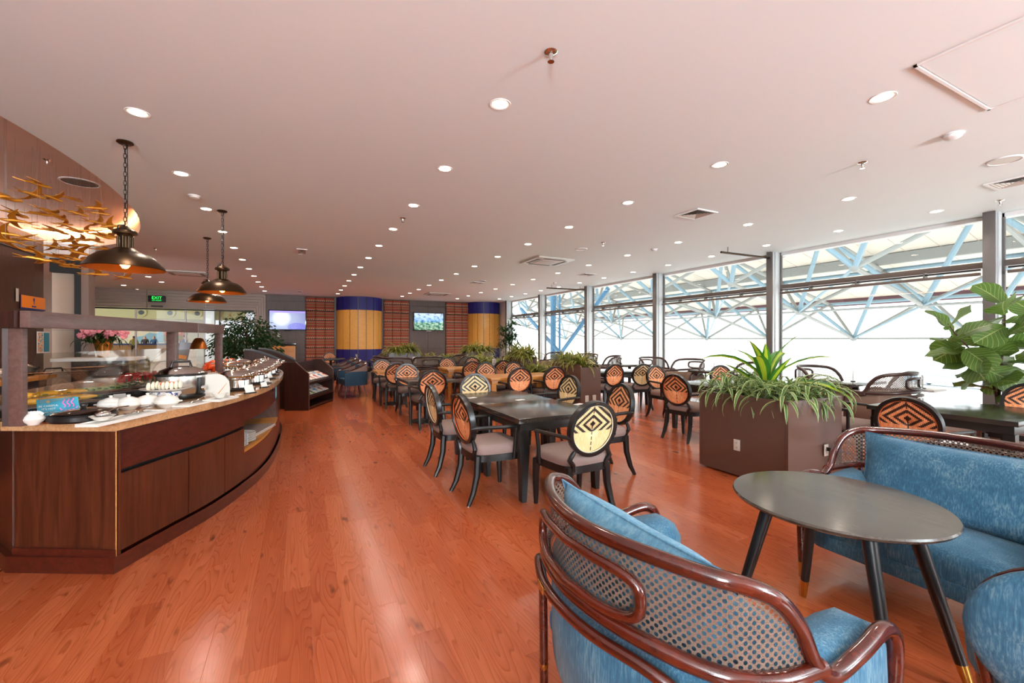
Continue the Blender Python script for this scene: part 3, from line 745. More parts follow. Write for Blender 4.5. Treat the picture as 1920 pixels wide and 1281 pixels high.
for i, (a, b) in enumerate(zip(ys, ys[1:])):
    w = frame_th('window_%d' % (i+2)); a += .03; b -= .03
    if b-a < .3: continue
    MB().box(XW+.04, XW+.05, a, b, .1, 2.5).build('pane', 'window_glass', w, smooth=False)
    MB().box(XW+.04, XW+.05, a, b, 2.62, H-.06).build('pane', 'window_glass', w, smooth=False)
    MB().box(XW-.03, XW+.1, a, b, 2.52, 2.61, .003).build('transom', 'rail_brown', w)
    MB().box(XW-.16, XW-.10, a+.16, b-.06, 2.40, 2.445, .004).build('blind_rail', 'rail_brown', w)
    MB().box(XW-.13, XW-.1, a+.16, b-.06, 2.475, 2.50).build('blind_track', 'black_matte', w, smooth=False)
    for q in (.25, .55, .8): MB().box(XW-.14, XW-.03, a+(b-a)*q, a+(b-a)*q+.02, 2.44, 2.53).build('bracket', 'frame_grey', w, smooth=False)
    a2 = bpy.data.lights.new('window_portal', 'AREA'); a2.shape = 'RECTANGLE'; a2.size = b-a; a2.size_y = H-.1; a2.cycles.is_portal = True
    ao = bpy.data.objects.new('window_portal', a2); COL.objects.link(ao); ao.location = (XW+.2, (a+b)/2, H/2); ao.rotation_euler = Matrix(((0, 0, 1), (1, 0, 0), (0, 1, 0))).to_euler()
# space-frame canopy outside
NX = [12.0, 15.5, 19.0]; NH = [3.17, 2.385, 1.47]; TX = [10.35, 13.75, 17.25, 20.6]; TH = [5.35, 4.5, 3.7, 2.95]
YS = [-4.3+3.3*k for k in range(11)]
sf = thing('space_frame_canopy', 'pale blue tubular space frame carrying the canopy roof outside the windows', 'canopy')
bars = []
for i, (nx, nh) in enumerate(zip(NX, NH)):
    for k, yy in enumerate(YS):
        P0 = (nx, yy, nh)
        for dx in (0, 1):
            for dy in (-1.65, 1.65): bars.append((P0, (TX[i+dx], yy+dy, TH[i+dx]), .052 if dx == 0 else .045, 'truss_blue' if dx == 0 else 'truss_grey'))
        if k < len(YS)-1 and i > 0: bars.append((P0, (nx, YS[k+1], nh), .03, 'truss_grey'))
        if i < 2: bars.append((P0, (NX[i+1], yy, NH[i+1]), .045, 'truss_grey')); bars.append((P0, (NX[i+1], yy+3.3, NH[i+1]), .028, 'truss_blue'))
for i in range(4):
    for k, yy in enumerate(YS):
        if k < len(YS)-1: bars.append(((TX[i], yy-1.65, TH[i]), (TX[i], yy+1.65, TH[i]), .05, 'truss_blue'))
        if i < 3: bars.append(((TX[i], yy-1.65, TH[i]), (TX[i+1], yy-1.65, TH[i+1]), .05, 'truss_grey'))
for a, b, r, mt in bars:
    MB().tube([a, b], r*1.25, 8).build('tube', mt, sf)
for nx, nh in zip(NX, NH):
    for yy in YS: MB().ell((nx, yy, nh), (.11, .11, .11), 10, 6).build('node', 'truss_grey', sf)
# big raking struts near the far bays
for (a, b, r) in (((11.5, 18.5, -6), (11.5, 18.5, 4.6), .14), ((11.5, 17.9, -6), (11.5, 17.9, 4.6), .055), ((11.5, 14.2, 3.55), (11.5, 19.4, -.5), .095), ((11.5, 22.0, 3.2), (11.5, 16.9, .2), .10)):
    MB().tube([a, b], r, 12).build('strut', 'truss_teal', sf)
rf = thing('canopy_roof', 'cream boarded canopy roof above the space frame outside', 'roof')
def rz_(x): return TH[0]+.35+(x-TX[0])*(TH[3]-TH[0])/(TX[3]-TX[0])
for k in range(44):
    y0 = -5.5+k*.8
    mb = MB(); mb.prism([(9.9, rz_(9.9)), (21.3, rz_(21.3)), (21.3, rz_(21.3)+.08), (9.9, rz_(9.9)+.08)], y0+.012, y0+.788, 'y'); mb.build('roof_panel', 'roof_deck', rf, smooth=False)
for x0 in (13.2, 16.8): MB().box(x0, x0+.2, -5.5, 29.5, rz_(x0)-.34, rz_(x0)-.03).build('purlin', 'truss_grey', rf, smooth=False)
MB().box(21.1, 21.4, -5.5, 29.5, rz_(21.3)-.25, rz_(21.3)+.1).build('fascia', 'roof_fascia', rf, smooth=False)
g = MB().box(9.6, 260, -200, 300, -6.2, -6.0).build('ground_outside', 'ground_pale', smooth=False); g['kind'] = 'structure'; g.name = 'ground'
plain('bus_blue', '#b9d4e6', .5)
def bus(loc, rz, label):
    t = thing('apron_bus', label, 'bus', loc, rz)
    MB().box(-6, 6, -1.3, 1.3, .4, 3.0, .15).build('body', 'bus_blue', t); MB().box(-5.6, 5.6, -1.34, 1.34, 1.5, 2.5, .05).build('window_band', 'truss_grey', t)
    for x in (-4, 4):
        for s in (-1, 1): MB().tube([(x, s*1.32, .5), (x, s*1.0, .5)], .5, 14).build('wheel', 'frame_grey', t)
bus((91, 29, -6), D(80), 'pale blue bus on the bright apron outside, beyond the fig tree')

# ------------------------------------------------------------------ downlights and ceiling fittings
DX = {-1.18: ('the row above the buffet edge', [4.5+1.45*k for k in range(11)]),
      1.42: ('the row above the left aisle', [3.07+1.43*k for k in range(12)]),
      4.0: ('the row over the middle tables', [1.68+1.42*k for k in range(13)]),
      6.5: ('the row over the planter line', [3.1+1.42*k for k in range(12)]),
      8.27: ('the row nearest the windows', [2.84+1.26*k for k in range(13)])}
def mk_downlight():
    t = thing('downlight', 'x', 'ceiling light')
    MB().lathe([(.058, .0), (.082, -.004), (.085, 0), (.085, .004)], 24, cap=False).build('rim', 'trim_white', t)
    MB().lathe([(0, -.003), (.06, -.003), (.06, .0), (0, .0)], 20).build('lens', 'lamp_glow', t)
    ld = bpy.data.lights.new('lamp', 'SPOT'); ld.energy = DOWNLIGHT_W; ld.color = (1, .88, .76); ld.spot_size = D(150); ld.spot_blend = .9; ld.shadow_soft_size = .06
    lo = bpy.data.objects.new('lamp', ld); COL.objects.link(lo); lo.parent = t; lo.location = (0, 0, -.02)
    return t
DL = Reuse(mk_downlight())
for x, (nm, ysx) in DX.items():
    for k, y in enumerate(ysx):
        if y > YB-1.1: continue
        DL.put((x, y, H), 0, '%s downlight from the camera in %s' % (ORD[k], nm), 'warm recessed downlights')
extra = [(278, 519, 'nearest of four warm downlights left of the far pendant'), (303, 529, 'rightmost low downlight left of the far pendant'), (232, 535, 'downlight above the slatted boards at the far left'), (258, 543, 'downlight closest to the slatted boards')]
for px, py, lb in extra: p = at(px, py, H); DL.put((p.x, p.y, H), 0, lb, 'warm recessed downlights')
p = at(85, 427, H+.3); DL.put((max(p.x, -4.1), p.y, H+.3), 0, 'downlight set in the oval recess behind the golden birds', 'warm recessed downlights')
p = at(166, 469, H); DL.put((p.x, p.y, H), 0, 'downlight just past the far rim of the oval recess', 'warm recessed downlights')
DL.done()
def sprinkler(px, py, lb, z=H):
    p = at(px, py, z); t = thing('sprinkler', lb, 'sprinkler', (p.x, p.y, z))
    MB().lathe([(.045, 0), (.04, -.006), (.014, -.012), (.010, -.04), (.004, -.055), (.022, -.058), (.022, -.062), (0, -.062)], 14).build('head', 'chrome', t)
    MB().lathe([(0, -.001), (.03, -.001), (.03, -.004), (0, -.004)], 14).build('escutcheon', 'black_matte', t)
sprinkler(1033, 98, 'chrome sprinkler head nearest the camera at top centre')
sprinkler(1617, 305, 'chrome sprinkler at upper right between downlights')
sprinkler(755, 409, 'small sprinkler above the left aisle')
sprinkler(1131, 455, 'small sprinkler above the middle tables')
sprinkler(1875, 376, 'small sprinkler close to the right window column')
sprinkler(89, 300, 'dark sprinkler in the copper coloured oval recess', H+.3)
sprinkler(292, 466, 'small sprinkler right of the largest pendant shade')
def disc(nm, px, py, r, lb, cat, mat='trim_white', z=H, dome=0):
    p = at(px, py, z); t = thing(nm, lb, cat, (p.x, p.y, z))
    MB().lathe([(r*1.12, 0), (r*1.1, -.008), (r, -.012), (r*.98, -.006)], 28, cap=False).build('rim', 'trim_white', t)
    if dome: MB().lathe([(r*.98, -.006), (r*.9, -.03), (r*.5, -.045), (0, -.048)], 20, cap=False).build('cover', mat, t)
    else: MB().lathe([(r*.98, -.007), (0, -.008)], 28, cap=False).build('grille', mat, t)
disc('ceiling_speaker', 1884, 300, .12, 'large round ceiling speaker at the upper right edge', 'speaker', 'vent_metal')
disc('ceiling_speaker', 1090, 467, .11, 'small round ceiling speaker near the middle air conditioner', 'speaker', 'vent_metal')
disc('ceiling_speaker', 150, 342, .19, 'wide oval looking ceiling speaker in the copper recess', 'speaker', 'grille_dark', H+.3)
disc('ceiling_speaker', 904, 527, .12, 'flat round ceiling speaker before the striped wall', 'speaker', 'grille_dark')
disc('smoke_detector', 1786, 252, .07, 'white smoke detector left of the large ceiling speaker', 'detector', 'trim_white', H, 1)
disc('smoke_detector', 364, 367, .06, 'white smoke detector between buffet downlights', 'detector', 'vent_metal', H, 1)
disc('smoke_detector', 1227, 467, .06, 'white smoke detector beyond the square vent', 'detector', 'trim_white', H, 1)
disc('smoke_detector', 1040, 530, .06, 'tiny smoke detector far over the window side tables', 'detector', 'trim_white', H, 1)
def square_vent(px, py, w, lb, n=5, l=None):
    p = at(px, py, H); t = thing('ceiling_vent', lb, 'vent', (p.x, p.y, H)); l = l or w
    mb = MB(); f = .03
    for a in ((-w/2, w/2, -l/2, -l/2+f), (-w/2, w/2, l/2-f, l/2), (-w/2, -w/2+f, -l/2+f, l/2-f), (w/2-f, w/2, -l/2+f, l/2-f)): mb.box(a[0], a[1], a[2], a[3], -.014, 0)
    mb.build('frame', 'trim_white', t, smooth=False)
    MB().box(-w/2+f, w/2-f, -l/2+f, l/2-f, -.002, 0).build('backing', 'grille_dark', t, smooth=False)
    for k in range(n):
        s = (w/2-f)*(1-k/n)*.93; s2 = (l/2-f)*(1-k/n)*.93; mb = MB()
        V = mb.grid(lambda i, j: ([(-1, -1), (1, -1), (1, 1), (-1, 1)][i % 4][0]*(s-j*.02), [(-1, -1), (1, -1), (1, 1), (-1, 1)][i % 4][1]*(s2-j*.02), -.012+j*.009), 4, 2, close_u=True)
        mb.build('louvre', 'vent_metal', t, smooth=False)
square_vent(1305, 401, .42, 'square louvred ceiling vent left of the windows')
square_vent(1905, 340, .42, 'louvred ceiling vent cut by the right edge of the picture')
square_vent(566, 472, .20, 'narrow louvred vent over the walkway left of the middle', 3, .62)
square_vent(1100, 515, .42, 'flat louvred vent over the far right tables')
square_vent(895, 530, .36, 'flat louvred vent before the right television')
square_vent(562, 547, .2, 'thin dark slot vent above the left television', 3, .7)
def cassette(px, py, w, lb):
    p = at(px, py, H); t = thing('air_conditioner', lb, 'air conditioner', (p.x, p.y, H))
    MB().box(-w/2, w/2, -w/2, w/2, -.035, 0, .012).build('panel', 'plastic_white', t)
    MB().box(-w*.27, w*.27, -w*.27, w*.27, -.045, -.036, .004).build('intake_grille', 'vent_metal', t)
    for k in range(4):
        mb = MB().box(-w*.3, w*.3, w*.33, w*.42, -.041, -.034, .003).xf(Matrix.Rotation(k*PI/2, 4, 'Z')); mb.build('louvre', 'grille_dark', t)
cassette(1025, 489, .95, 'square cassette air conditioner in the middle of the ceiling')
cassette(352, 512, .95, 'cassette air conditioner behind the pendant chains')
cassette(820, 551, .9, 'far cassette air conditioner before the right television')
hatch = thing('access_hatch', 'square ceiling access hatch seam at the upper right', 'hatch', (6.35, 2.2, H))
c1, c2 = at(1712, 123, H), at(1798, 175, H); cc = c1
hatch.location = (c1.x, c1.y, H)
w = 1.25
mb = MB()
for a in ((0, w, -.02, 0), (0, w, -w*.9, -w*.9+.02), (0, .02, -w*.9, 0), (w-.02, w, -w*.9, 0)): mb.box(a[0], a[1], a[2], a[3], -.012, 0)
mb.build('frame', 'trim_white', hatch, smooth=False)
MB().box(.03, w-.03, -w*.9+.03, -.03, -.006, 0).build('panel', 'ceiling_white', hatch, smooth=False)
def rod(px0, py0, px1, py1, lb):
    a, b = at(px0, py0, H-.12), at(px1, py1, H-.12); t = thing('hanging_rail', lb, 'rail', ((a.x+b.x)/2, (a.y+b.y)/2, H-.12)); o = Vector(t.location)
    MB().tube([a-o, b-o], .022, 10).build('tube', 'bronze', t)
    for q in (.12, .85): p = a.lerp(b, q)-o; MB().tube([p, p+Vector((0, 0, .12))], .008, 6).build('hanger', 'frame_grey', t)
rod(1352, 473, 1452, 485, 'thin dark rail hung below the ceiling at the second window column')
rod(1025, 540, 1098, 544, 'thin dark rail hung below the ceiling at the far windows')

# ------------------------------------------------------------------ pendants
def pendant(x, y, zrim, lb):
    t = thing('pendant_lamp', lb, 'pendant lamp', (x, y, H), 0, 'bronze barn pendants above the buffet')
    d = H-zrim; s = -d
    MB().lathe([(.0, 0), (.062, 0), (.065, -.012), (.045, -.026), (0, -.026)], 20).build('canopy', 'bronze', t)
    mb = MB(); ztop = s+.40; n = int((-.026-ztop)/.042); L = (-.026-ztop)/n
    for k in range(n):
        zc = -.026-L*(k+.5); a = k % 2*PI/2
        mb.tube([(math.cos(a)*.011*math.cos(q*PI/4), math.sin(a)*.011*math.cos(q*PI/4), zc+.029*math.sin(q*PI/4)) for q in range(8)], .0032, 5, closed=True)
    mb.build('chain', 'black_matte', t)
    MB().tube([(.016, 0, -.02), (.018, .006, ztop*.5), (.014, 0, ztop)], .0035, 5).build('cord', 'black_matte', t)
    MB().lathe([(0, .40), (.022, .40), (.05, .375), (.085, .355), (.092, .345), (.092, .325), (.062, .315), (.055, .30), (0, .30)], 22, (0, 0, s)).build('cap', 'bronze', t)
    mb = MB()
    for k in range(8): q = k*PI/4; mb.tube([(.055*math.cos(q), .055*math.sin(q), s+.30), (.055*math.cos(q), .055*math.sin(q), s+.185)], .009, 6)
    mb.lathe([(.036, .305), (.036, .18)], 14, (0, 0, s)); mb.build('neck_cage', 'bronze', t)
    MB().tube([(0, 0, s+.41), (-.05, .0, s+.405), (-.055, 0, s+.37), (-.055, 0, s+.2)], .006, 6).build('bail', 'black_matte', t)
    prof = [(.075, .19), (.11, .165), (.13, .15), (.19, .135), (.25, .085), (.29, .03), (.305, .0)]
    sh = MB().lathe(prof, 40, (0, 0, s), cap=False).build('shade', 'bronze', t, ang=60)
    MB().lathe([(r-.004, z-.004) for r, z in prof], 40, (0, 0, s), cap=False).build('shade_lining', 'copper_in', sh, ang=60)
    MB().lathe([(.0, .12), (.018, .12), (.018, .085), (.034, .05), (.036, .03), (.02, .006), (0, .0)], 16, (0, 0, s)).build('bulb', 'bulb_glow', t)
    ld = bpy.data.lights.new('lamp', 'POINT'); ld.energy = 6; ld.color = (1, .62, .32); ld.shadow_soft_size = .035
    lo = bpy.data.objects.new('lamp', ld); COL.objects.link(lo); lo.parent = t; lo.location = (0, 0, s-.05)
pendant(-1.46, 5.22, 2.11, 'bronze pendant with the largest looking shade, nearest above the buffet')
pendant(-.99, 7.4, 2.12, 'bronze pendant on long chain, middle of the three, rightmost')
pendant(-1.5, 9.5, 2.13, 'smallest looking bronze pendant, farthest, hanging behind the other two')

# ------------------------------------------------------------------ golden birds
def bird_mesh():
    mb = MB()
    mb.tube([(0, -.13, 0), (0, -.08, .012), (0, 0, .012), (0, .07, .0), (0, .11, .004), (0, .135, 0)], [.006, .016, .024, .02, .016, .003], 8)
    for s in (-1, 1):
        mb.prism([(s*.012, .05), (s*.07, .06), (s*.16, .02), (s*.24, -.05), (s*.15, -.02), (s*.07, -.01), (s*.012, -.03)], .006, .014, 'z')
        mb.prism([(0, -.10), (s*.012, -.10), (s*.05, -.21), (s*.02, -.15), (0, -.13)], .0, .006, 'z')
    for v in mb.bm.verts: v.co.z += .25*abs(v.co.x)*(.5 if abs(v.co.x) > .1 else .8) if abs(v.co.x) > .03 else 0
    return mb
bm0 = bird_mesh(); bm0.xf(Matrix.Scale(.84, 4)); bme = bm0.build('swallow_body', 'gold_bird').data; bpy.data.objects.remove(bpy.data.objects['swallow_body'])
BIRDS = [(8, 372, 3.6), (70, 346, 4.7), (62, 366, 4.8), (98, 372, 5.0), (138, 370, 6.0), (92, 398, 5.0), (28, 402, 4.6), (75, 402, 4.8), (108, 408, 5.6), (145, 401, 5.4), (180, 391, 5.2), (188, 401, 6.4), (28, 415, 4.6),
         (182, 418, 5.8), (210, 425, 5.6), (96, 432, 5.8), (110, 435, 6.4), (140, 433, 5.4), (12, 440, 4.2), (10, 453, 4.0), (46, 450, 5.0), (190, 443, 5.0), (210, 444, 5.6), (128, 453, 5.6), (150, 450, 6.2), (178, 452, 6.6), (98, 463, 6.4),
         (130, 468, 6.0), (150, 461, 5.2), (195, 468, 6.4), (60, 472, 4.8), (152, 476, 5.4), (105, 482, 5.2), (70, 486, 4.6), (128, 483, 5.4), (88, 491, 5.2), (110, 494, 5.8), (160, 490, 6.2), (132, 501, 6.0), (168, 502, 5.2), (182, 515, 5.4), (233, 521, 6.6), (120, 421, 6.8), (165, 433, 7.0)]
BIRDS.sort(key=lambda b: (b[1] > 425, b[1] > 460, b[0]))
tiers = {0: 'upper', 1: 'middle', 2: 'lowest'}; cnt = {0: 0, 1: 0, 2: 0}
for px, py, d in BIRDS:
    tr = 0 if py <= 425 else 1 if py <= 460 else 2; k = cnt[tr]; cnt[tr] += 1
    l = (px-960)/FPX*d; X, Y, Z = d*SN+l*CS, d*CS-l*SN, EYE+(636-py)*d/FPX
    Z = min(Z, H+.1); Z = Z if X > XL+.3 else Z; X = max(X, XL+.3)
    rz = D(rnd.choice((-60, -45, -75, 100, 115)))+rnd.uniform(-.3, .3)
    t = thing('golden_swallow', '%s gilded hanging swallow from the left in the %s tier' % (ORD[k], tiers[tr]), 'bird figure', (X, Y, Z), rz, 'gilded swallows on threads')
    b = link('body', bme, t); b.rotation_euler = (rnd.uniform(-.2, .25), rnd.uniform(-.4, .4), 0)
    MB().tube([(0, 0, .02), (0, 0, H+.3-Z)], .0012, 4).build('thread', 'steel', t)

# ------------------------------------------------------------------ left wall fittings
def onleft(px, py):
    lx = (px-960)/FPX; d = (XL+.0)/(SN+lx*CS); return d*(CS-lx*SN), EYE+(636-py)*d/FPX
y, z = onleft(63, 568); y2, _ = onleft(82, 568); y1, _ = onleft(37, 568)
sg = thing('notice_sign', 'orange warning notice with dark blue edge on the dark wood wall', 'sign', (XL+.012, (y1+y2)/2, z), PI/2); w = abs(y2-y1)
MB().box(-w/2-.01, w/2+.01, -.006, 0, -.135, .115, .003).build('backing', 'navy', sg); MB().box(-w/2, w/2, -.010, -.0065, -.105, .11, .002).build('face', 'orange_sign', sg)
MB().ell((0, -.011, .05), (.03, .003, .035), 10, 6).tube([(0, -.011, .02), (0, -.011, -.03)], .006, 6).box(-.07, .07, -.013, -.0105, -.085, -.06).build('pictogram', 'navy', sg)
y, z = onleft(30, 553); sw = plate('light_switch', (XL+.012, y, z), PI/2, .07, .22, 'tall pale switch plate on the dark wood wall beside the orange notice', 'switch', False)
y, z = onleft(79, 642); ps = thing('wall_poster', 'narrow orange and teal poster on the dark wood wall', 'poster', (XL+.012, y, z), PI/2)
MB().box(-.22, .22, -.008, 0, -.20, .20, .002).build('frame', 'trim_white', ps); MB().box(-.20, -.02, -.0105, -.0085, -.18, .18).build('pictures', 'poster_a', ps, smooth=False); MB().box(0, .20, -.0105, -.0085, -.18, .18).build('teal_text_panel', 'teal_card', ps, smooth=False)
sp = thing('spotlight', 'white adjustable spotlight bracket under the recess at the left edge', 'spotlight', (-3.95, 8.4, 2.95))
MB().box(-.05, .05, -.05, .05, 0, .65, .01).build('stem', 'trim_white', sp); MB().box(-.16, .16, -.14, .14, -.09, .0, .012).xf(Matrix.Rotation(.5, 4, 'Y')).build('head', 'trim_white', sp)
MB().box(-.13, .13, -.11, .11, -.1, -.092).xf(Matrix.Rotation(.5, 4, 'Y')).build('diffuser', 'lamp_glow', sp, smooth=False)


# ------------------------------------------------------------------ furniture builders
def oval(cx, cz, rx, rz, y, n=36): return [(cx+rx*math.cos(2*PI*k/n), y, cz+rz*math.sin(2*PI*k/n)) for k in range(n)]
def make_dining_chair(rattan, seat):
    t = thing('dining_chair', 'x', 'chair')
    lean = Matrix.Translation((0, -.235, .46)) @ Matrix.Rotation(D(9), 4, 'X') @ Matrix.Translation((0, 0, -.46))
    # seat frame and cushion
    def outline(k, wf, wb, d, n=28):
        q = 2*PI*k/n; c, s = math.cos(q), math.sin(q); e = .42
        x = math.copysign(abs(c)**e, c); y = math.copysign(abs(s)**e, s); w = wb+(wf-wb)*(y+1)/2
        return x*w, y*d
    o = [outline(k, .275, .225, .245) for k in range(28)]
    MB().prism(o, .365, .425).build('seat_frame', 'black_wood', t)
    mb = MB(); lv = [(.98, .426), (1.01, .445), (1.015, .475), (.97, .50), (.85, .515), (.5, .522), (0.02, .524)]
    mb.grid(lambda i, j: (o[i % 28][0]*lv[j][0], o[i % 28][1]*lv[j][0], lv[j][1]), 28, len(lv), close_u=True); mb.build('seat', seat, t, ang=70)
    for s in (-1, 1):
        MB().tube([(s*.235, .205, .40), (s*.24, .21, .25), (s*.235, .215, .001)], [.036, .031, .02], 8).build('leg', 'black_wood', t)
        MB().tube([(s*.19, -.215, .42), (s*.195, -.225, .25), (s*.205, -.265, .1), (s*.215, -.315, .001)], [.034, .031, .026, .018], 8).build('leg', 'black_wood', t)
        MB().lathe([(0, 0), (.012, 0), (.012, .004), (0, .004)], 8, (s*.215, -.315, 0)).build('foot_glide', 'steel', t)
        # back support with its elbow, reaching up to the oval
        MB().tube([(s*.165, -.232, .39), (s*.168, -.24, .44), (s*.205, -.246, .485), (s*.188, -.248, .515), (s*.160, -.25, .55)], [.022, .021, .021, .019, .017], 8).build('back_support', 'black_wood', t)
        MB().tube(smoothpath([(s*.215, -.29, .665), (s*.265, -.18, .675), (s*.29, 0, .672), (s*.288, .11, .665), (s*.286, .135, .655)], 4), [.017]*17, 8).build('arm', 'black_wood', t)
        MB().tube([(s*.286, .12, .66), (s*.272, .115, .52), (s*.262, .11, .38)], [.019, .017, .020], 8).build('arm_post', 'black_wood', t)
    # oval back
    n = 44; cz = .748; rx, rz = .238, .232
    def P(a, r, y):
        v = lean @ Vector((rx*r*math.cos(a), y, cz+rz*r*math.sin(a)-.02)); return v
    prof = [(.845, -.016), (.87, -.028), (.99, -.026), (1.0, 0), (.99, .026), (.87, .024), (.845, .012)]
    mb = MB(); mb.grid(lambda i, j: P(2*PI*i/n, prof[j % 7][0], prof[j % 7][1]), n, 8, close_u=True)
    for_back = mb.build('back_frame', 'black_wood', t, ang=50)
    mb = MB(); rr = [.0, .45, .82, .86]
    def uvf(i, j): a = 2*PI*i/n; return (.5+.5*rr[j]*math.cos(a)/.86, .5+.5*rr[j]*math.sin(a)/.86)
    mb.grid(lambda i, j: P(2*PI*i/n, max(rr[j], .001), .005+.006*(1-rr[j])), n, 4, uvs=uvf, close_u=True)
    o_ = mb.build('woven_panel', rattan, t, ang=80); sm = o_.modifiers.new('thick', 'SOLIDIFY'); sm.thickness = .012; sm.offset = 0
    pts = [P(2*PI*i/n, .85, .006) for i in range(n)]; pts2 = [P(2*PI*i/n, .85, -.012) for i in range(n)]
    ed = 'rattan_edge_'+rattan.split('_')[1]
    MB().tube(pts2, .006, 5, closed=True).build('inner_piping', ed, t)
    MB().tube([P(PI/2+q, .94, -.028) for q in (-.07, 0, .07)], .006, 5, flat=.5).build('brass_tag', 'brass', t)
    return t
plain('rattan_edge_orange', '#d46a34', .5); plain('rattan_edge_cream', '#e8dcc0', .5)
CH = {('o', 0): Reuse(make_dining_chair('rattan_orange', 'seat_fabric')), ('c', 0): Reuse(make_dining_chair('rattan_cream', 'seat_fabric')), ('o', 1): Reuse(make_dining_chair('rattan_orange', 'seat_dark'))}
GRP = 'oval backed dining chairs'
def chair(kind, x, y, face, lb, sd=0, grp=GRP):
    # face: heading in degrees, 0 = +Y (away from camera), 90 = -X, -90 = +X, 180 = towards camera
    CH[(kind, sd)].put((x, y, 0), D(face), lb, grp)
# near black table
chair('c', 2.12, 3.10, 2, 'cream oval backed armchair at the near end of the front black table')
chair('o', 1.62, 3.72, -88, 'orange backed armchair, nearer of the pair left of the front black table')
chair('c', 1.60, 4.62, -90, 'cream backed armchair left of the front black table, behind the orange one')
chair('c', 2.28, 5.52, 180, 'cream oval backed armchair at the far end of the front black table')
chair('o', 2.93, 3.78, 84, 'orange backed armchair on the right side of the front black table')
chair('c', 3.06, 4.95, 92, 'cream backed armchair on the right side of the front black table, farther one')
# aisle-side tables
chair('o', 1.93, 7.05, 0, 'orange backed chair in front of the small dark table by the aisle', 1)
chair('o', 1.95, 8.42, 180, 'orange backed chair behind the small dark table by the aisle', 1)
chair('o', 1.83, 9.42, 0, 'orange backed chair in front of the light table at the aisle end', 1)
chair('o', 1.82, 10.55, 178, 'orange backed chair behind the light table at the aisle end', 1)
# light wood tables
chair('o', 3.50, 7.02, 0, 'left orange backed chair on the near side of the long light wood table', 1)
chair('o', 4.22, 7.02, 0, 'right orange backed chair on the near side of the long light wood table', 1)
chair('o', 3.62, 8.28, 180, 'left orange backed chair on the far side of the long light wood table', 1)
chair('o', 4.26, 8.20, 180, 'right orange backed chair on the far side of the long light wood table', 1)
chair('o', 3.56, 9.52, 0, 'left orange backed chair before the farther light wood table', 1)
chair('o', 4.36, 9.56, 0, 'right orange backed chair before the farther light wood table', 1)
chair('o', 3.60, 10.95, 180, 'left orange backed chair behind the farther light wood table', 1)
chair('o', 4.34, 10.95, 180, 'right orange backed chair behind the farther light wood table', 1)
# window side of the planters
chair('o', 5.66, 7.08, 0, 'orange backed chair before the white topped table right of the tall planter')
chair('c', 6.32, 6.90, -14, 'cream backed chair before the white topped table, splayed legs on bare floor')
chair('c', 6.60, 8.55, 180, 'cream backed chair behind the white topped table, half hidden by the tall planter')
chair('o', 5.10, 4.48, -84, 'orange backed chair standing left of the large brown planter')
chair('o', 6.05, 5.78, 180, 'cream and orange chair hidden behind the one left of the large planter')
chair('o', 7.15, 5.3, 165, 'orange backed chair just showing through the plants of the large planter')
chair('o', 4.98, 1.80, -90, 'large looking orange backed chair directly behind the far blue sofa')
chair('o', 7.10, 1.72, 92, 'orange backed chair at the right edge below the fig tree')
chair('c', 5.72, 2.72, 180, 'cream backed chair with grey rim against the right side of the large planter')
# far left by the blue column
chair('o', 1.05, 17.6, 178, 'orange backed chair against the striped hanging behind the magazine rack', 1)
chair('o', 2.02, 15.1, -95, 'narrow looking orange backed chair before the left blue column, leftmost', 1)
chair('o', 3.02, 15.0, 120, 'orange backed chair before the left blue column, rightmost', 1)
for v in CH.values(): v.done()

def table(x0, x1, y0, y1, top, leg, lb, base=False, apron=True, h=.75, seam=False, grp=None, name='dining_table'):
    t = thing(name, lb, 'table', ((x0+x1)/2, (y0+y1)/2, 0), 0, grp); w, d = (x1-x0)/2, (y1-y0)/2
    if seam:
        MB().box(-w, w, -d, -.002, h-.045, h, .004).build('tabletop', top, t); MB().box(-w, w, .002, d, h-.045, h, .004).build('tabletop', top, t)
    else: MB().box(-w, w, -d, d, h-.045, h, .004).build('tabletop', top, t)
    if base:
        MB().lathe([(0, 0), (.27, 0), (.27, .012), (.06, .03), (.045, .05), (.045, h-.08), (.06, h-.06), (0, h-.06)], 24).build('pedestal', 'black_wood', t)
        MB().box(-w*.5, w*.5, -d*.5, d*.5, h-.065, h-.046).build('mount', 'black_wood', t)
    else:
        if apron: MB().box(-w+.03, w-.03, -d+.03, d-.03, h-.12, h-.046, .003).build('apron', leg, t)
        ys_ = [-d+.06, d-.06]+([-.07, .07] if seam else [])
        for sx in (-1, 1):
            for yy in ys_: MB().prism([(-.045, h-.12), (.045, h-.12), (.05, h-.30), (.022, 0), (-.022, 0), (-.04, h-.30)], -.035, .035, 'y', Matrix.Translation((sx*(w-.07), yy, 0)) @ Matrix.Diagonal((-sx, 1, 1, 1))).build('leg', leg, t)
    return t
table(1.72, 2.66, 3.33, 5.22, 'ebony_top', 'black_wood', 'long black stained dining table of two joined tops in front', seam=True)
table(1.60, 2.46, 7.05, 7.95, 'grey_top', 'black_wood', 'small dark brown pedestal table beside the aisle', base=True)
table(1.50, 2.40, 9.45, 10.2, 'oak_top', 'black_wood', 'light wood pedestal table at the far aisle end', base=True)
table(3.05, 4.58, 6.98, 7.85, 'oak_top', 'oak_top', 'long light wood table beside the tall brown planter', apron=True)
table(3.12, 4.60, 9.68, 10.5, 'oak_top', 'oak_top', 'farther light wood table behind the long light one')
table(5.45, 6.95, 7.1, 8.05, 'ebony_top', 'black_wood', 'dark table glaring white with daylight right of the tall planter')
table(5.42, 6.9, 4.15, 5.15, 'ebony_top', 'black_wood', 'dark table glaring white behind the large brown planter')
table(5.42, 6.62, 1.34, 2.42, 'ebony_top', 'black_wood', 'black dining table at the right with fig tree reflections')
table(2.15, 2.95, 14.6, 15.4, 'grey_top', 'black_wood', 'small dark table before the left blue column', base=True)
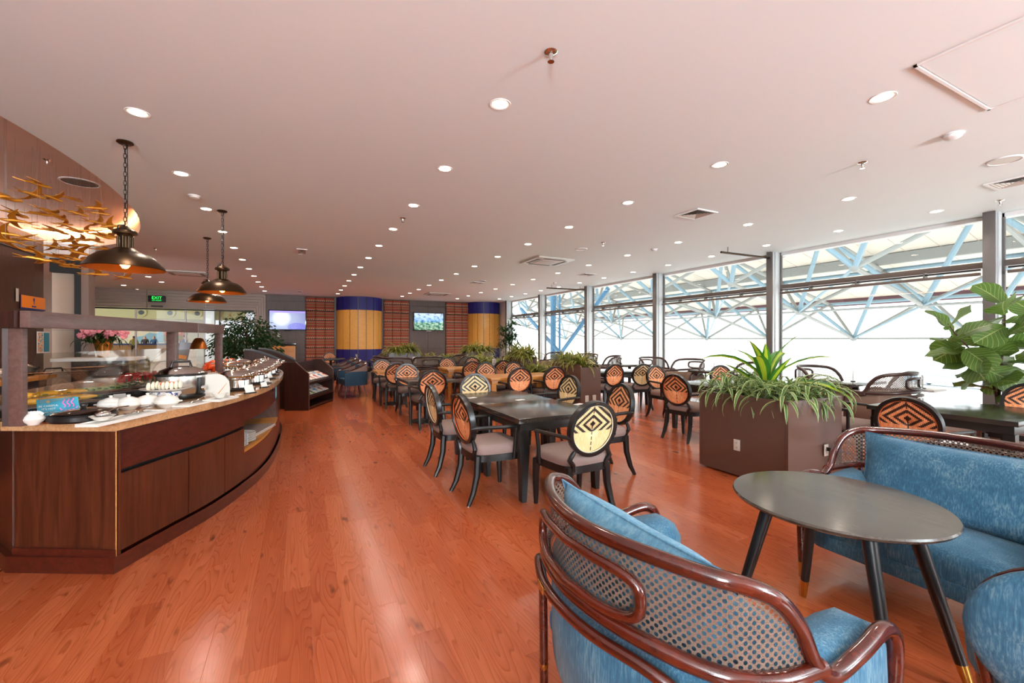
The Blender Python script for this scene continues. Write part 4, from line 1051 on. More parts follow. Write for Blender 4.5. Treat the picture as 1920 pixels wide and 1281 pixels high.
table(.55, 1.5, 16.4, 17.0, 'black_wood', 'black_wood', 'black table in front of the striped hanging behind the rack', base=True)
table(2.75, 3.7, 11.95, 12.6, 'grey_top', 'black_wood', 'dark table with a white card among brown armchairs', base=True)
def table_card(x, y, z, lb, rz=.3, tall=False):
    t = thing('table_card', lb, 'card', (x, y, z+.0005), rz); h = .19 if tall else .008
    if tall:
        MB().box(-.06, .06, -.03, .03, 0, .012, .002).build('foot', 'plastic_black', t); MB().box(-.055, .055, -.004, .004, .012, h, .001).build('card', 'paper', t)
        for k in range(3): MB().box(-.035, .035, -.0055, -.004, .15-k*.04, .16-k*.04).build('printed_line', 'navy', t, smooth=False)
    else: MB().box(-.055, .055, -.03, .03, 0, .0025).build('card', 'paper', t, smooth=False)
for (px, py), lb in (((885, 746), 'small white card at the far left corner of the front table'), ((975, 750), 'small white card on the middle of the front table'), ((1085, 758), 'small white card at the right edge of the front table')):
    p = at(px, py, .752); table_card(p.x, p.y, .7505, lb)
table_card(2.95, 12.2, .751, 'upright white card on the dark table behind the aisle chairs', .2, True)
p = at(930, 682, .85); table_card(4.5, 10.1, .751, 'upright white card on the farther light wood table', .2, True)

# bentwood cane armchair / sofa
plain('wood_dark_bent', '#3a2520', .3, var=.1)
def make_bentwood(W, Dp, cloth, railmat, lb, cat='sofa', pillow=True, cane=True, hb=.86, light=None, brass=True):
    t = thing('cane_back_'+('sofa' if cat == 'sofa' else 'armchair'), lb, cat); w = W/2; yb = -Dp/2; yf = Dp/2; r = .0225
    bow = .21
    def back(x, z=0, off=0):  # plan curve of the back, x in -w..w
        u = x/w; return yb+bow*(u*u)-off
    for s in (1,):
        rail = [(-(w-.03), yf-.03, .0), (-(w-.01), yf-.04, .35), (-w, yf-.05, .54), (-w*1.01, yf-.12, .605), (-w*1.03, yf-.26, .585), (-w*1.03, back(w)+.26, .565), (-w*1.02, back(w)+.19, .62), (-w*1.01, back(w)+.14, .72), (-w*.985, back(w)+.07, .80), (-w*.92, back(w*.92)+.02, .838), (-w*.78, back(w*.78), hb-.01), (-w*.4, back(w*.4), hb)]
        path = smoothpath(rail+[(0, back(0), hb)]+[(-x, y, z) for x, y, z in rail[::-1]], 6)
        MB().tube(path, [r]*len(path), 10).build('top_rail', railmat, t, ang=80)
    low = [(-w*1.03, back(w)+.22, .60), (-w*1.0, back(w)+.06, .605), (-w*.85, back(w*.85)-.015, .615), (-w*.45, back(w*.45)-.02, .63)]
    path = smoothpath(low+[(0, back(0)-.02, .635)]+[(-x, y, z) for x, y, z in low[::-1]], 6)
    MB().tube(path, [r]*len(path), 10).build('lower_rail', railmat, t, ang=80)
    # rear legs: inverted U
    u_ = [(-w*.80, back(w*.8)-.03, .0), (-w*.80, back(w*.8)-.035, .40), (-w*.77, back(w*.77)-.045, .53), (-w*.62, back(w*.62)-.05, .575), (-w*.3, back(w*.3)-.05, .585)]
    path = smoothpath(u_+[(0, back(0)-.05, .588)]+[(-x, y, z) for x, y, z in u_[::-1]], 6)
    MB().tube(path, [.018]*len(path), 10).build('rear_leg_hoop', railmat, t, ang=80)
    # elongated ring across the back
    hx = w*.56; pts = []
    for k in range(40):
        q = 2*PI*k/40; c, s_ = math.cos(q), math.sin(q); x = math.copysign(abs(c)**.38, c)*hx; z = .735+math.copysign(abs(s_)**.62, s_)*.068
        pts.append((x, back(x)-.032, z))
    MB().tube(pts, .016, 8, closed=True).build('back_ring', railmat, t, ang=80)
    if brass:
        for sx in (-1, 1):
            MB().lathe([(.0, 0), (.013, 0), (.019, .09), (0, .09)], 12, (sx*w*.80, back(w*.8)-.03, 0)).build('leg_cap', 'brass', t)
            MB().lathe([(.0, 0), (.016, 0), (.023, .09), (0, .09)], 12, (sx*(w-.03), yf-.02, 0)).build('leg_cap', 'brass', t)
        MB().box(-.03, .03, -.004, 0, -.012, .012, .001).xf(Matrix.Translation((-.13, back(.13)-.0675, .586)) @ Matrix.Rotation(-.2, 4, 'Z')).build('maker_plate', 'brass', t)
    # cane: swept between the rails
    P_ = [(-w*1.015, back(w)+.17, .62, .655), (-w*1.0, back(w)+.12, .62, .735), (-w*.98, back(w)+.07, .62, .795)]
    for i in range(41):
        x = (-1+2*i/40)*w*.93; P_.append((x, back(x)+.012*(abs(x)/w)**4, .62, hb-.012 if abs(x) < .8*w else hb-.012-(abs(x)/w-.8)*.09))
    P_ += [(-x, y, a, b) for x, y, a, b in P_[:3][::-1]]; n = len(P_)-1
    L = [0]
    for a, b in zip(P_, P_[1:]): L.append(L[-1]+math.hypot(b[0]-a[0], b[1]-a[1]))
    mb = MB(); mb.grid(lambda i, j: (P_[i][0], P_[i][1], P_[i][2]+(P_[i][3]-P_[i][2])*j/6), n+1, 7, uvs=lambda i, j: (L[i], P_[i][2]+(P_[i][3]-P_[i][2])*j/6))
    mb.build('cane_panel', 'cane_webbing', t, ang=80)
    # upholstered tub: swept section
    inner = []
    NN = 34
    # path from front of left arm round the back to the front of right arm
    base = [(-w*.90, yf-.07), (-w*.93, yf-.3), (-w*.93, back(w)+.06)]
    mid = [(w*q, back(w*q)+.065) for q in (-.8, -.5, -.2, .2, .5, .8)]
    pth = smoothpath([(x, y, 0) for x, y in base]+[(x, y, 0) for x, y in mid]+[(-x, y, 0) for x, y in base[::-1]], 5)
    m_ = len(pth)
    def frame_at(i):
        a = pth[max(i-1, 0)]; b = pth[min(i+1, m_-1)]; tg = (b-a).normalized(); return Vector((tg.y, -tg.x, 0))  # outward
    sec = [(-.0, .20), (.045, .225), (.05, .40), (.045, .56), (.0, .605), (-.06, .60), (-.10, .55), (-.10, .40), (-.09, .24), (-.05, .20)]
    def Sx(i, j):
        nrm = frame_at(i); o_, z = sec[j % len(sec)]; f = i/(m_-1); armness = max(0, abs(f-.5)*2-.55)/.45; armness = min(1, armness*2)
        if z > .5: z = z-.035*armness*(0.4) - (.02 if armness < .1 else 0)
        if o_ < 0: o_ = o_*(1+.45*armness)
        e = min(i, m_-1-i)
        if e == 0: o_ = o_*.72-.005; z = .365+(z-.365)*.86
        p = pth[i]-nrm*0+nrm*o_; return (p.x, p.y+(.03 if e == 0 else 0), z)
    mb = MB(); V = mb.grid(Sx, m_, len(sec)+1)
    bmesh.ops.remove_doubles(mb.bm, verts=mb.bm.verts[:], dist=1e-5)
    hol = [e for e in mb.bm.edges if e.is_boundary]; bmesh.ops.holes_fill(mb.bm, edges=hol)
    mb.build('upholstered_shell', cloth, t, ang=75)
    MB().box(-w*.86, w*.86, yb+.14, yf-.05, .205, .29, .03).build('seat_base', cloth, t)
    mb = MB(); ww, dd = w*.80, (Dp-.20)/2
    mb.box(-ww, ww, -dd, dd, -.075, .08, .05)
    bmesh.ops.subdivide_edges(mb.bm, edges=[e for e in mb.bm.edges if e.calc_length() > .2], cuts=7, use_grid_fill=True)
    for v in mb.bm.verts:
        if v.co.z > .05: v.co.z += .03*(1-(v.co.x/ww)**2)*(1-(v.co.y/dd)**2)
    mb.xf(Matrix.Translation((0, .04, .335))).build('seat_cushion', cloth, t, ang=60)
    if pillow:
        mb = MB(); pw_, ph_ = w*.82, .225
        def pil(i, j):
            u = -1+2*i/20; v = -1+2*(j % 12)/12 if False else 0
        G = 18
        for side in (-1, 1):
            def f(i, j, side=side):
                u, v = -1+2*i/G, -1+2*j/12; b = max(0, (1-u**4)*(1-v**4)); th = .085*b**.55
                pu, pv = 1-.05*(1-v*v)*abs(u), 1-.07*(1-u*u)*abs(v)
                nz = .012*noise.noise(Vector((u*2.2+side, v*2.2, side*3)))*b
                return (u*pw_*pu, side*(th+nz), v*ph_*pv)
            mb.grid(f, G+1, 13)
        bmesh.ops.remove_doubles(mb.bm, verts=mb.bm.verts[:], dist=1e-4)
        mb.xf(Matrix.Translation((0, yb+.255, .625)) @ Matrix.Rotation(D(14), 4, 'X'))
        pl = mb.build('back_pillow', light or cloth, t, ang=80)
        edge = [(u*pw_*(1-.05*(1-v*v)), 0, v*ph_*(1-.07*(1-u*u))) for u, v in [(-1+2*k/16, -1) for k in range(16)]+[(1, -1+2*k/10) for k in range(10)]+[(1-2*k/16, 1) for k in range(16)]+[(-1, 1-2*k/10) for k in range(10)]]
        MB().tube(edge, .0045, 5, closed=True).xf(Matrix.Translation((0, yb+.255, .625)) @ Matrix.Rotation(D(14), 4, 'X')).build('piping', light or cloth, pl)
    return t
s1 = make_bentwood(.99, .86, 'denim', 'mahogany', 'blue bentwood loveseat in the foreground, seen from behind with cane back', light='denim_light')
s1.location = (1.235, 1.15, 0); s1.rotation_euler = (0, 0, D(-92))
s2 = make_bentwood(1.12, .80, 'denim', 'mahogany', 'blue bentwood loveseat beyond the round table, facing the camera side')
s2.location = (3.13, 1.03, 0); s2.rotation_euler = (0, 0, D(90))
# round backed tufted chair at the lower right
t = thing('tufted_armchair', 'blue round backed tufted chair cut off at the lower right corner', 'chair', (2.20, .39, 0), D(-75))
mb = MB(); G = 22
def tuft(a, r, side):
    x = .27*r*math.cos(a); z = .25*r*math.sin(a); th = .055*math.sqrt(max(0, 1-r**4))
    dim = sum(.032*math.exp(-(((x-q)**2+z*z)/.0016))+.005*math.exp(-(((x-q)**2+z*z)/.014))*math.cos(6*math.atan2(z, x-q)) for q in (-.09, .09))
    return (x, side*(th-dim), z)
rs = [0.001, .08, .16, .22, .27, .32, .37, .42, .48, .56, .66, .78, .88, .95, .985, 1.0]
for side in (-1, 1): mb.grid(lambda i, j, side=side: tuft(2*PI*i/36, rs[j], side), 36, len(rs), close_u=True)
bmesh.ops.remove_doubles(mb.bm, verts=mb.bm.verts[:], dist=2e-4)
mb.xf(Matrix.Translation((0, -.27, .575)) @ Matrix.Rotation(D(10), 4, 'X')); rb = mb.build('round_back', 'denim', t, ang=80)
for q in (-.09, .09): MB().ell((q, -.298, .571), (.014, .01, .014), 10, 6).build('button', 'denim_light', rb)
MB().tube([Matrix.Translation((0, -.27, .575)) @ Matrix.Rotation(D(10), 4, 'X') @ Vector((.25*math.cos(2*PI*k/36), .05, .23*math.sin(2*PI*k/36))) for k in range(36)], .008, 8, closed=True).build('back_hoop', 'mahogany', t)
MB().lathe([(0, .30), (.24, .30), (.27, .33), (.275, .39), (.25, .43), (.15, .45), (0, .455)], 30, (0, .02, 0)).build('seat', 'denim', t, ang=70)
MB().lathe([(0, .26), (.25, .26), (.25, .299), (0, .299)], 30, (0, .02, 0)).build('seat_ring', 'mahogany', t)
for sx in (-1, 1):
    for sy in (-1, 1): MB().tube([(sx*.17, sy*.17+.02, .27), (sx*.23, sy*.23+.02, 0)], [.02, .013], 10).build('leg', 'mahogany', t)
    MB().tube([(sx*.2, -.2, .28), (sx*.235, -.262, .5), (sx*.25, -.27, .6)], [.014]*3, 8).build('back_post', 'mahogany', t)

# round coffee table
t = thing('coffee_table', 'round black stained table between the two blue loveseats', 'table', (2.38, 1.20, 0))
MB().lathe([(0, .627), (.415, .627), (.44, .64), (.447, .652), (.442, .660), (0, .660)], 72).build('tabletop', 'grey_top', t, ang=30)
for (fx, fy) in ((2.55, 1.44), (2.47, .74), (2.13, .86), (1.97, 1.46)):
    b = Vector((fx-2.38, fy-1.2, 0)); tp = Vector((b.x*.62, b.y*.62, .628)); b_ = b.copy()
    lg = MB().tube([tp, tp.lerp(b, .84)], [.030, .021], 16).build('leg', 'black_wood', t)
    MB().tube([tp.lerp(b, .84), b], [.0212, .016], 16).build('leg_tip', 'brass', lg)

# brown bentwood armchairs by the windows and before the back planters
bw = Reuse(make_bentwood(.72, .66, 'brown_cloth', 'wood_dark_bent', 'x', 'armchair', pillow=False, brass=False))
for x, y, a, lb in ((8.25, 7.3, 90, 'brown cane armchair against the windows, farther of the pair behind the planter'),
                    (8.2, 5.75, 60, 'brown cane armchair against the windows behind the spiky plant'),
                    (8.2, 4.3, 175, 'brown cane armchair at the window table, far side, cane back turned to light'),
                    (7.75, 3.25, 5, 'brown cane armchair with its plain back to the camera behind the large chair'),
                    (8.3, 8.35, 180, 'brown cane armchair with pale mesh back beside the second window column'),
                    (8.0, 9.9, 60, 'brown cane armchair with curved rail below the far window'),
                    (8.3, 11.4, 120, 'brown cane armchair by the windows behind the planter foliage'),
                    (8.2, 13.2, 100, 'farthest brown cane armchair at the windows'),
                    (2.3, 11.45, -20, 'brown armchair behind the last aisle chairs'),
                    (2.22, 12.35, -90, 'brown armchair left of the dark table with the card'),
                    (4.22, 12.35, 90, 'brown armchair right of the dark table with the card'),
                    (3.2, 11.72, 0, 'brown armchair in front of the dark table with the card')):
    bw.put((x, y, 0), D(a), lb, 'brown bentwood armchairs', (1.12, 1.12, 1.12))
bw.done()
for x0, x1, y0, y1, lb in ((7.9, 8.8, 6.25, 6.95, 'dark brown window table between two cane armchairs'), (7.6, 8.75, 3.62, 3.98, 'narrow dark window table with a standing card'), (7.7, 8.7, 8.9, 9.5, 'dark window table before the second column'), (7.8, 8.7, 12.0, 12.6, 'far dark window table behind foliage')):
    table(x0, x1, y0, y1, 'grey_top', 'black_wood', lb, base=True, grp='dark tables along the windows')
table_card(8.2, 3.85, .751, 'upright card on the narrow window table', .5, True)
table_card(8.2, 6.5, .751, 'upright card on the window table behind the spiky plant', .5, True)
gt = thing('glass_side_table', 'small glass sided stand with pale top by the window', 'table', (8.15, 2.95, 0))
MB().box(-.2, .2, -.2, .2, .70, .73, .004).build('top', 'trim_white', gt); MB().box(-.15, .15, -.15, .15, .02, .70).build('glass_body', 'smoky_glass', gt, smooth=False); MB().box(-.17, .17, -.17, .17, 0, .02).build('base', 'steel', gt)
table_card(8.15, 2.95, .7305, 'upright card on the small glass sided stand', .5, True)

# blue tub armchairs near the rack
def make_tub():
    t = thing('tub_armchair', 'x', 'chair'); w = .33
    pth = smoothpath([(-w, .28, 0), (-w, 0, 0), (-w*.8, -.24, 0), (0, -.31, 0), (w*.8, -.24, 0), (w, 0, 0), (w, .28, 0)], 4); m_ = len(pth)
    def top(i): f = abs(i/(m_-1)-.5)*2; return .86-.24*max(0, f-.25)**.9/.75**.9
    def nrm(i):
        a, b = pth[max(i-1, 0)], pth[min(i+1, m_-1)]; g = (b-a).normalized(); return Vector((g.y, -g.x, 0))
    def shell(z0f, z1f, mat, nm, o0, o1):
        mb = MB(); sec = [(o1, 0), (o0, 0), (o0, 1), (o1, 1)]
        mb.grid(lambda i, j: tuple(pth[i]+nrm(i)*sec[j % 4][0]+Vector((0, 0, z0f(i)+(z1f(i)-z0f(i))*sec[j % 4][1]))), m_, 5); bmesh.ops.remove_doubles(mb.bm, verts=mb.bm.verts[:], dist=1e-5)
        bmesh.ops.holes_fill(mb.bm, edges=[e for e in mb.bm.edges if e.is_boundary]); mb.build(nm, mat, t, ang=50)
    shell(lambda i: .30, lambda i: min(top(i)-.03, .64), 'navy_cloth', 'body', .03, -.03)
    shell(lambda i: .645, lambda i: max(top(i)-.02, .65), 'seat_fabric', 'upper_back', .028, -.02)
    MB().tube([pth[i]+Vector((0, 0, top(i)+.005)) for i in range(m_)]+[Vector((w, .30, .30))], .018, 8).build('rail', 'mahogany', t)
    MB().box(-.29, .29, -.25, .27, .30, .46, .04).build('seat', 'navy_cloth', t)
    MB().box(-.22, .22, -.22, -.12, .47, .80, .05).build('cushion', 'navy_cloth', t)
    for sx in (-1, 1):
        for sy in (-1, 1): MB().tube([(sx*.25, sy*.2, .31), (sx*.29, sy*.27, 0)], [.018, .011], 8).build('leg', 'wood_dark_bent', t)
    return t
tb = Reuse(make_tub())
for x, y, a, lb in ((1.22, 11.55, 100, 'teal blue tub armchair nearest the magazine rack, side towards the camera'), (1.22, 12.65, 100, 'teal blue tub armchair, middle of the row behind the rack'), (1.22, 13.8, 100, 'teal blue tub armchair, farthest of the row behind the rack')):
    tb.put((x, y, 0), D(a), lb, 'blue tub armchairs')
tb.done()
table(.2, .75, 11.3, 14.0, 'black_wood', 'black_wood', 'long dark counter table in front of the blue tub armchairs', base=False)

# ------------------------------------------------------------------ planters and plants
def strap(L, w, arch, droop, seg=7, fold=.25, tw=0):
    """one arching strap leaf mesh, root at origin, growing +Y/+Z"""
    mb = MB(); a = arch; p = Vector((0, 0, 0)); pts = []
    for k in range(seg+1):
        pts.append((p.copy(), a)); a -= droop/seg; p = p+Vector((0, math.cos(a), math.sin(a)))*(L/seg)
    def f(i, j):
        q, an = pts[j]; v = j/seg; ww = w*(.35+1.0*math.sin(min(1, v*1.25+.08)*PI*.5))*(1-v**3.2)+.0008; u = (i-1)
        up = Vector((0, -math.sin(an), math.cos(an))); return tuple(q+Vector((u*ww*math.cos(tw*v), 0, u*ww*math.sin(tw*v)))+up*(abs(u)*ww*fold))
    mb.grid(f, 3, seg+1, uvs=lambda i, j: (i/2, j/seg)); return mb
LM = {}
for nm, mt, L, w, n in (('spider', 'leaf_spider', .30, .014, 6), ('low', 'leaf_low', .33, .017, 5), ('corn', 'leaf_corn', .42, .031, 4)):
    arr = []
    for k in range(n):
        o = strap(L*(.8+.12*k), w*(.9+.07*k), D(62+7*k if nm != 'corn' else 80), D(80+13*k) if nm != 'corn' else D(25+22*k), 7, .3, rnd.uniform(-.5, .5)).build('leaf', mt, ang=80); arr.append(o.data); bpy.data.objects.remove(o)
    LM[nm] = arr
def plant(nm, kind, loc, n, label, group, sc=1.0, tilt=(.0, 1.0), cat='plant', z0=0, h=.0, bias=None):
    t = thing(nm, label, cat, loc, rnd.uniform(0, 6), group)
    MB().tube([(0, 0, -.02), (0, 0, .06+h)], [.009, .006], 6).build('stem', 'stem_brown', t)
    for k in range(n):
        o = link('leaf', LM[kind][rnd.randrange(len(LM[kind]))], t); f = k/n
        o.location = (0, 0, .01+(.06+h)*(1-f)); tl = tilt[0]+(tilt[1]-tilt[0])*f+rnd.uniform(-.12, .12)
        az = k*2.4+rnd.uniform(-.3, .3)
        o.rotation_euler = (Matrix.Rotation(az, 3, 'Z') @ Matrix.Rotation(-tl*.9, 3, 'X')).to_euler(); s = sc*rnd.uniform(.8, 1.15); o.scale = (s, s, s)
    return t
def foliage(t, spots, per, sc, mat, kind, seed=1):
    """many small strap leaves joined (too small to pick apart)"""
    r = random.Random(seed); mb = MB()
    for (x, y, z) in spots:
        for k in range(per):
            L = sc*r.uniform(.6, 1.1); w = L*.045; az = r.uniform(0, 2*PI); a = D(r.uniform(35, 85)); dr = D(r.uniform(60, 130)); p = Vector((x, y, z)); seg = 4; pts = []
            d = Vector((math.cos(az), math.sin(az), 0)); sd = Vector((-d.y, d.x, 0))
            for q in range(seg+1):
                pts.append(p.copy()); a -= dr/seg; p = p+(d*math.cos(a)+Vector((0, 0, math.sin(a))))*(L/seg)
            ww = [.5, 1, .9, .6, .02]
            V = [(mb.bm.verts.new(pts[q]-sd*w*ww[q]), mb.bm.verts.new(pts[q]+sd*w*ww[q])) for q in range(seg+1)]
            for q in range(seg):
                f = mb.bm.faces.new((V[q][0], V[q][1], V[q+1][1], V[q+1][0]))
                for lp, uv in zip(f.loops, ((0, q/seg), (1, q/seg), (1, (q+1)/seg), (0, (q+1)/seg))): lp[mb.uv].uv = uv
    return mb.build('foliage', mat, t, ang=80, kind='stuff')
def planter(x0, x1, y0, y1, h, mat, lb, rounded=0, grp='planter boxes'):
    t = thing('planter_box', lb, 'planter', ((x0+x1)/2, (y0+y1)/2, 0), 0, grp); w, d = (x1-x0)/2, (y1-y0)/2; th = .03
    z0 = .02
    if rounded:
        rr = rounded
        def pan(a, b): return [(a, z0), (b, z0), (b, h-rr)]+[(b-rr+rr*math.cos(q*PI/12), h-rr+rr*math.sin(q*PI/12)) for q in range(1, 6)]+[(b-rr, h), (a+rr, h)]+[(a+rr-rr*math.sin(q*PI/12), h-rr+rr*math.cos(q*PI/12)) for q in range(1, 6)]+[(a, h-rr)]
        if w >= d:
            for s in (-1, 1): MB().prism(pan(-w, w), s*d-th*(s > 0), s*d+th*(s < 0), 'y').build('long_panel', mat, t, smooth=False)
            for s in (-1, 1): MB().box(s*w-th*(s > 0), s*w+th*(s < 0), -d+th+.001, d-th-.001, z0, h-.05).build('end_panel', mat, t, smooth=False)
        else:
            for s in (-1, 1): MB().prism(pan(-d, d), s*w-th*(s > 0), s*w+th*(s < 0), 'x').build('long_panel', mat, t, smooth=False)
            for s in (-1, 1): MB().box(-w+th+.001, w-th-.001, s*d-th*(s > 0), s*d+th*(s < 0), z0, h-.05).build('end_panel', mat, t, smooth=False)
    else:
        for s in (-1, 1): MB().box(-w, w, s*d-th*(s > 0), s*d+th*(s < 0), z0, h, .004).build('side_panel', mat, t)
        for s in (-1, 1): MB().box(s*w-th*(s > 0), s*w+th*(s < 0), -d+th+.001, d-th-.001, z0, h, .004).build('end_panel', mat, t)
    MB().box(-w+th+.002, w-th-.002, -d+th+.002, d-th-.002, z0+.01, h-.06).build('soil', 'soil', t, smooth=False)
    for sx in (-1, 1):
        for sy in (-1, 1): MB().lathe([(0, 0), (.02, 0), (.02, .02), (0, .02)], 10, (sx*(w-.06), sy*(d-.06), 0)).build('foot', 'steel', t)
    return t
HP = .86
planter(4.12, 5.03, 2.46, 3.46, HP, 'planter_brown', 'large brown square planter box in front right with spiky plant')
plate('planter_socket', (4.112, 2.98, .34), -PI/2, .07, .115, 'white double outlet on the left face of the large planter')
plate('planter_socket', (4.72, 2.452, .34), 0, .07, .115, 'white outlet with plugged charger on the front face of the large planter')
ck = thing('phone_charger', 'black charger with blue cable plugged into the large planter outlet', 'charger', (4.72, 2.435, .355)); MB().box(-.014, .014, -.05, -.001, -.018, .018, .003).build('plug_body', 'plastic_black', ck)
MB().tube(smoothpath([(0, -.05, 0), (.05, -.12, .0), (.13, -.17, -.06), (.2, -.2, -.18), (.2, -.2, -.34)], 5), .003, 6).build('cable', 'cable_blue', ck)
sp = []
for gx in range(5):
    for gy in range(5):
        sp.append((4.22+gx*.178+rnd.uniform(-.03, .03), 2.56+gy*.2+rnd.uniform(-.03, .03)))
sp.sort(key=lambda p: (round(p[1], 1), p[0])); wd = ['front', 'second', 'middle', 'fourth', 'back']
sp = []
for gy in range(5):
    for gx in range(5):
        x, y = 4.215+gx*.182+rnd.uniform(-.03, .03), 2.55+gy*.205+rnd.uniform(-.03, .03); edge = gx in (0, 4) or gy in (0, 4)
        if gx == 2 and gy == 2: continue
        plant('dracaena_plant', 'spider', (x, y, HP-.06), 22 if edge else 14, 'pale striped strap leaved plant, %s of %s row in the large planter' % (ORD[gx], wd[gy]), 'strap leaved plants in the large planter', .98 if edge else .9, (.1, 1.15), h=.07)
plant('corn_plant', 'corn', (4.60, 2.98, HP-.06), 15, 'tall lime striped spiky plant in the middle of the large planter', None, 1.62, (-.12, .62), h=.10)
def lplanter(x0, x1, y0, y1, h, mat, lb, plb, n, sc, per=22, rounded=.05, seed=1):
    planter(x0, x1, y0, y1, h, mat, lb, rounded)
    t = thing('planter_plants', plb, 'plant', ((x0+x1)/2, (y0+y1)/2, h-.06)); r = random.Random(seed); w, d = (x1-x0)/2-.07, (y1-y0)/2-.07
    foliage(t, [(r.uniform(-w, w), r.uniform(-d, d), r.uniform(0, .12)) for _ in range(n)], int(per*1.15), sc*1.25, 'leaf_low', 'low', seed)
    return t
lplanter(4.67, 5.13, 6.55, 7.55, .97, 'planter_brown', 'tall brown planter with rounded corners right of the light tables', 'bushy yellow green foliage on the tall rounded planter', 16, .36, 24, .07, 2)
lplanter(4.70, 5.12, 7.62, 8.90, .70, 'planter_brown', 'low brown planter between the two tall ones', 'yellow green foliage of the low middle planter', 16, .34, 22, .0, 3)
lplanter(4.67, 5.13, 8.97, 10.0, 1.02, 'planter_brown', 'second tall brown planter behind the light tables', 'large yellow green bush on the second tall planter', 18, .44, 26, .07, 4)
lplanter(4.70, 5.12, 10.1, 12.9, .75, 'planter_brown', 'low brown planter running back from the second tall one', 'foliage of the low planter running back', 22, .38, 20, .0, 5)
lplanter(2.42, 3.38, 13.2, 13.65, 1.04, 'planter_grey', 'grey planter with rounded corners left of the dark table', 'foliage on the left grey planter', 20, .40, 22, .08, 6)
lplanter(3.46, 4.78, 13.2, 13.65, .74, 'planter_brown', 'low planter between the two grey planters', 'foliage between the two grey planters', 20, .38, 22, .0, 7)
lplanter(4.86, 5.76, 13.2, 13.65, 1.04, 'planter_grey', 'grey planter with rounded corners before the right striped hanging', 'foliage on the right grey planter', 20, .42, 22, .08, 8)
lplanter(2.35, 2.80, 13.75, 14.45, .98, 'planter_brown', 'dark planter end left of the grey planter', 'foliage on the dark planter end', 8, .3, 18, .07, 9)
for y in (6.54,):
    plate('planter_socket', (4.80, y, .34), 0, .075, .12, 'left white outlet low on the tall brown planter'); plate('planter_socket', (4.97, y, .34), 0, .075, .12, 'right white outlet low on the tall brown planter')
# tall dark palm by the right column
t = thing('potted_palm', 'dark green bushy potted plant in front of the right yellow column', 'plant', (8.0, 16.4, 0))
MB().lathe([(0, 0), (.18, 0), (.24, .45), (.2, .45), (.19, .4), (0, .4)], 20).build('pot', 'planter_brown', t); MB().tube([(0, 0, .4), (.03, 0, 1.3), (0, .02, 2.0)], [.03, .025, .015], 8).build('stem', 'stem_brown', t)
r = random.Random(12); foliage(t, [(r.gauss(0, .18), r.gauss(0, .18), r.uniform(1.05, 2.1)) for _ in range(42)], 14, .5, 'leaf_dark', 'dark', 12)
# ficus behind the rack
t = thing('ficus_tree', 'dark leafy ficus tree in front of the shop front lattice', 'plant', (-1.2, 12.6, 0))
MB().lathe([(0, 0), (.2, 0), (.26, .5), (.22, .5), (.21, .44), (0, .44)], 20).build('pot', 'planter_brown', t); MB().tube([(0, 0, .44), (.05, 0, 1.0), (0, .05, 1.9)], [.035, .03, .012], 8).build('trunk', 'stem_brown', t)
r = random.Random(5); mb = MB()
for k in range(2800):
    q = Vector((r.gauss(0, 1), r.gauss(0, 1), r.gauss(0, 1))).normalized()*r.uniform(.35, 1); p = Vector((q.x*.85, q.y*.55, 1.38+q.z*.66)); p.z += -.25*abs(p.x)+.12
    if p.x < -.2 and p.z < 1.0: p.z += .2
    dr = (q+Vector((r.gauss(0, .5), r.gauss(0, .5), -.8+r.gauss(0, .4)))).normalized(); L = r.uniform(.07, .12); sd = dr.cross(Vector((r.gauss(0, 1), r.gauss(0, 1), r.gauss(0, 1)))).normalized()*L*.23
    vs = [mb.bm.verts.new(v) for v in (p, p+dr*L*.45+sd, p+dr*L, p+dr*L*.45-sd)]; f = mb.bm.faces.new(vs)
    for lp, uv in zip(f.loops, ((.5, 0), (1, .5), (.5, 1), (0, .5))): lp[mb.uv].uv = uv
mb.build('foliage', 'leaf_dark', t, kind='stuff', smooth=False)
for k in range(9):
    q = r.uniform(0, 2*PI); MB().tube([(0, .02, .9+.08*k), (.3*math.cos(q), .25*math.sin(q), 1.2+.1*k), (.6*math.cos(q), .4*math.sin(q), 1.25+.1*k)], [.012, .008, .003], 5).build('branch', 'stem_brown', t)
# fiddle leaf fig
ft = thing('fiddle_leaf_fig', 'fiddle leaf fig with big wavy leaves against the right windows', 'plant', (7.82, 2.1, 0))
MB().lathe([(0, 0), (.2, 0), (.25, .5), (.21, .5), (.2, .44), (0, .44)], 20).build('pot', 'planter_brown', ft)
def figleaf(L, seed):
    r = random.Random(seed); mb = MB(); NU, NV = 7, 12; ph = r.uniform(0, 6)
    def f(i, j):
        u, v = -1+2*i/(NU-1), j/(NV-1); w = L*(.13+.30*math.sin(max(0, v-.02)**.9*PI*.82+.12)**1.2*(.55+.6*v))*(1 if v < .88 else math.sqrt(max(0, 1-((v-.88)/.12)**2))+.02)
        if v < .28: w *= .45+.55*v/.28
        wav = .035*L*math.sin(v*13+ph)*abs(u)**2
        return (u*w, v*L, wav+abs(u)*w*.22-L*.28*v*v)
    mb.grid(f, NU, NV, uvs=lambda i, j: (i/(NU-1), j/(NV-1))); mb.tube([(0, -.04, .0), (0, .0, 0)], .004, 5); return mb
FL = []
for k in range(4):
    o = figleaf(.36+.03*k, k).build('leaf', 'leaf_fig', ang=85); FL.append(o.data); bpy.data.objects.remove(o)
stems = [[(0, 0, .44), (-.02, .02, .8), (-.12, .08, 1.1), (-.26, .16, 1.30), (-.40, .24, 1.48), (-.5, .30, 1.64)],
         [(0, 0, .44), (.04, 0, .9), (.06, -.02, 1.3), (.0, -.05, 1.55), (-.06, -.07, 1.78), (-.08, -.08, 1.92)],
         [(0, 0, .44), (.1, -.1, .8), (.22, -.22, 1.2), (.32, -.32, 1.5), (.36, -.36, 1.75)]]
r = random.Random(21); kk = 0
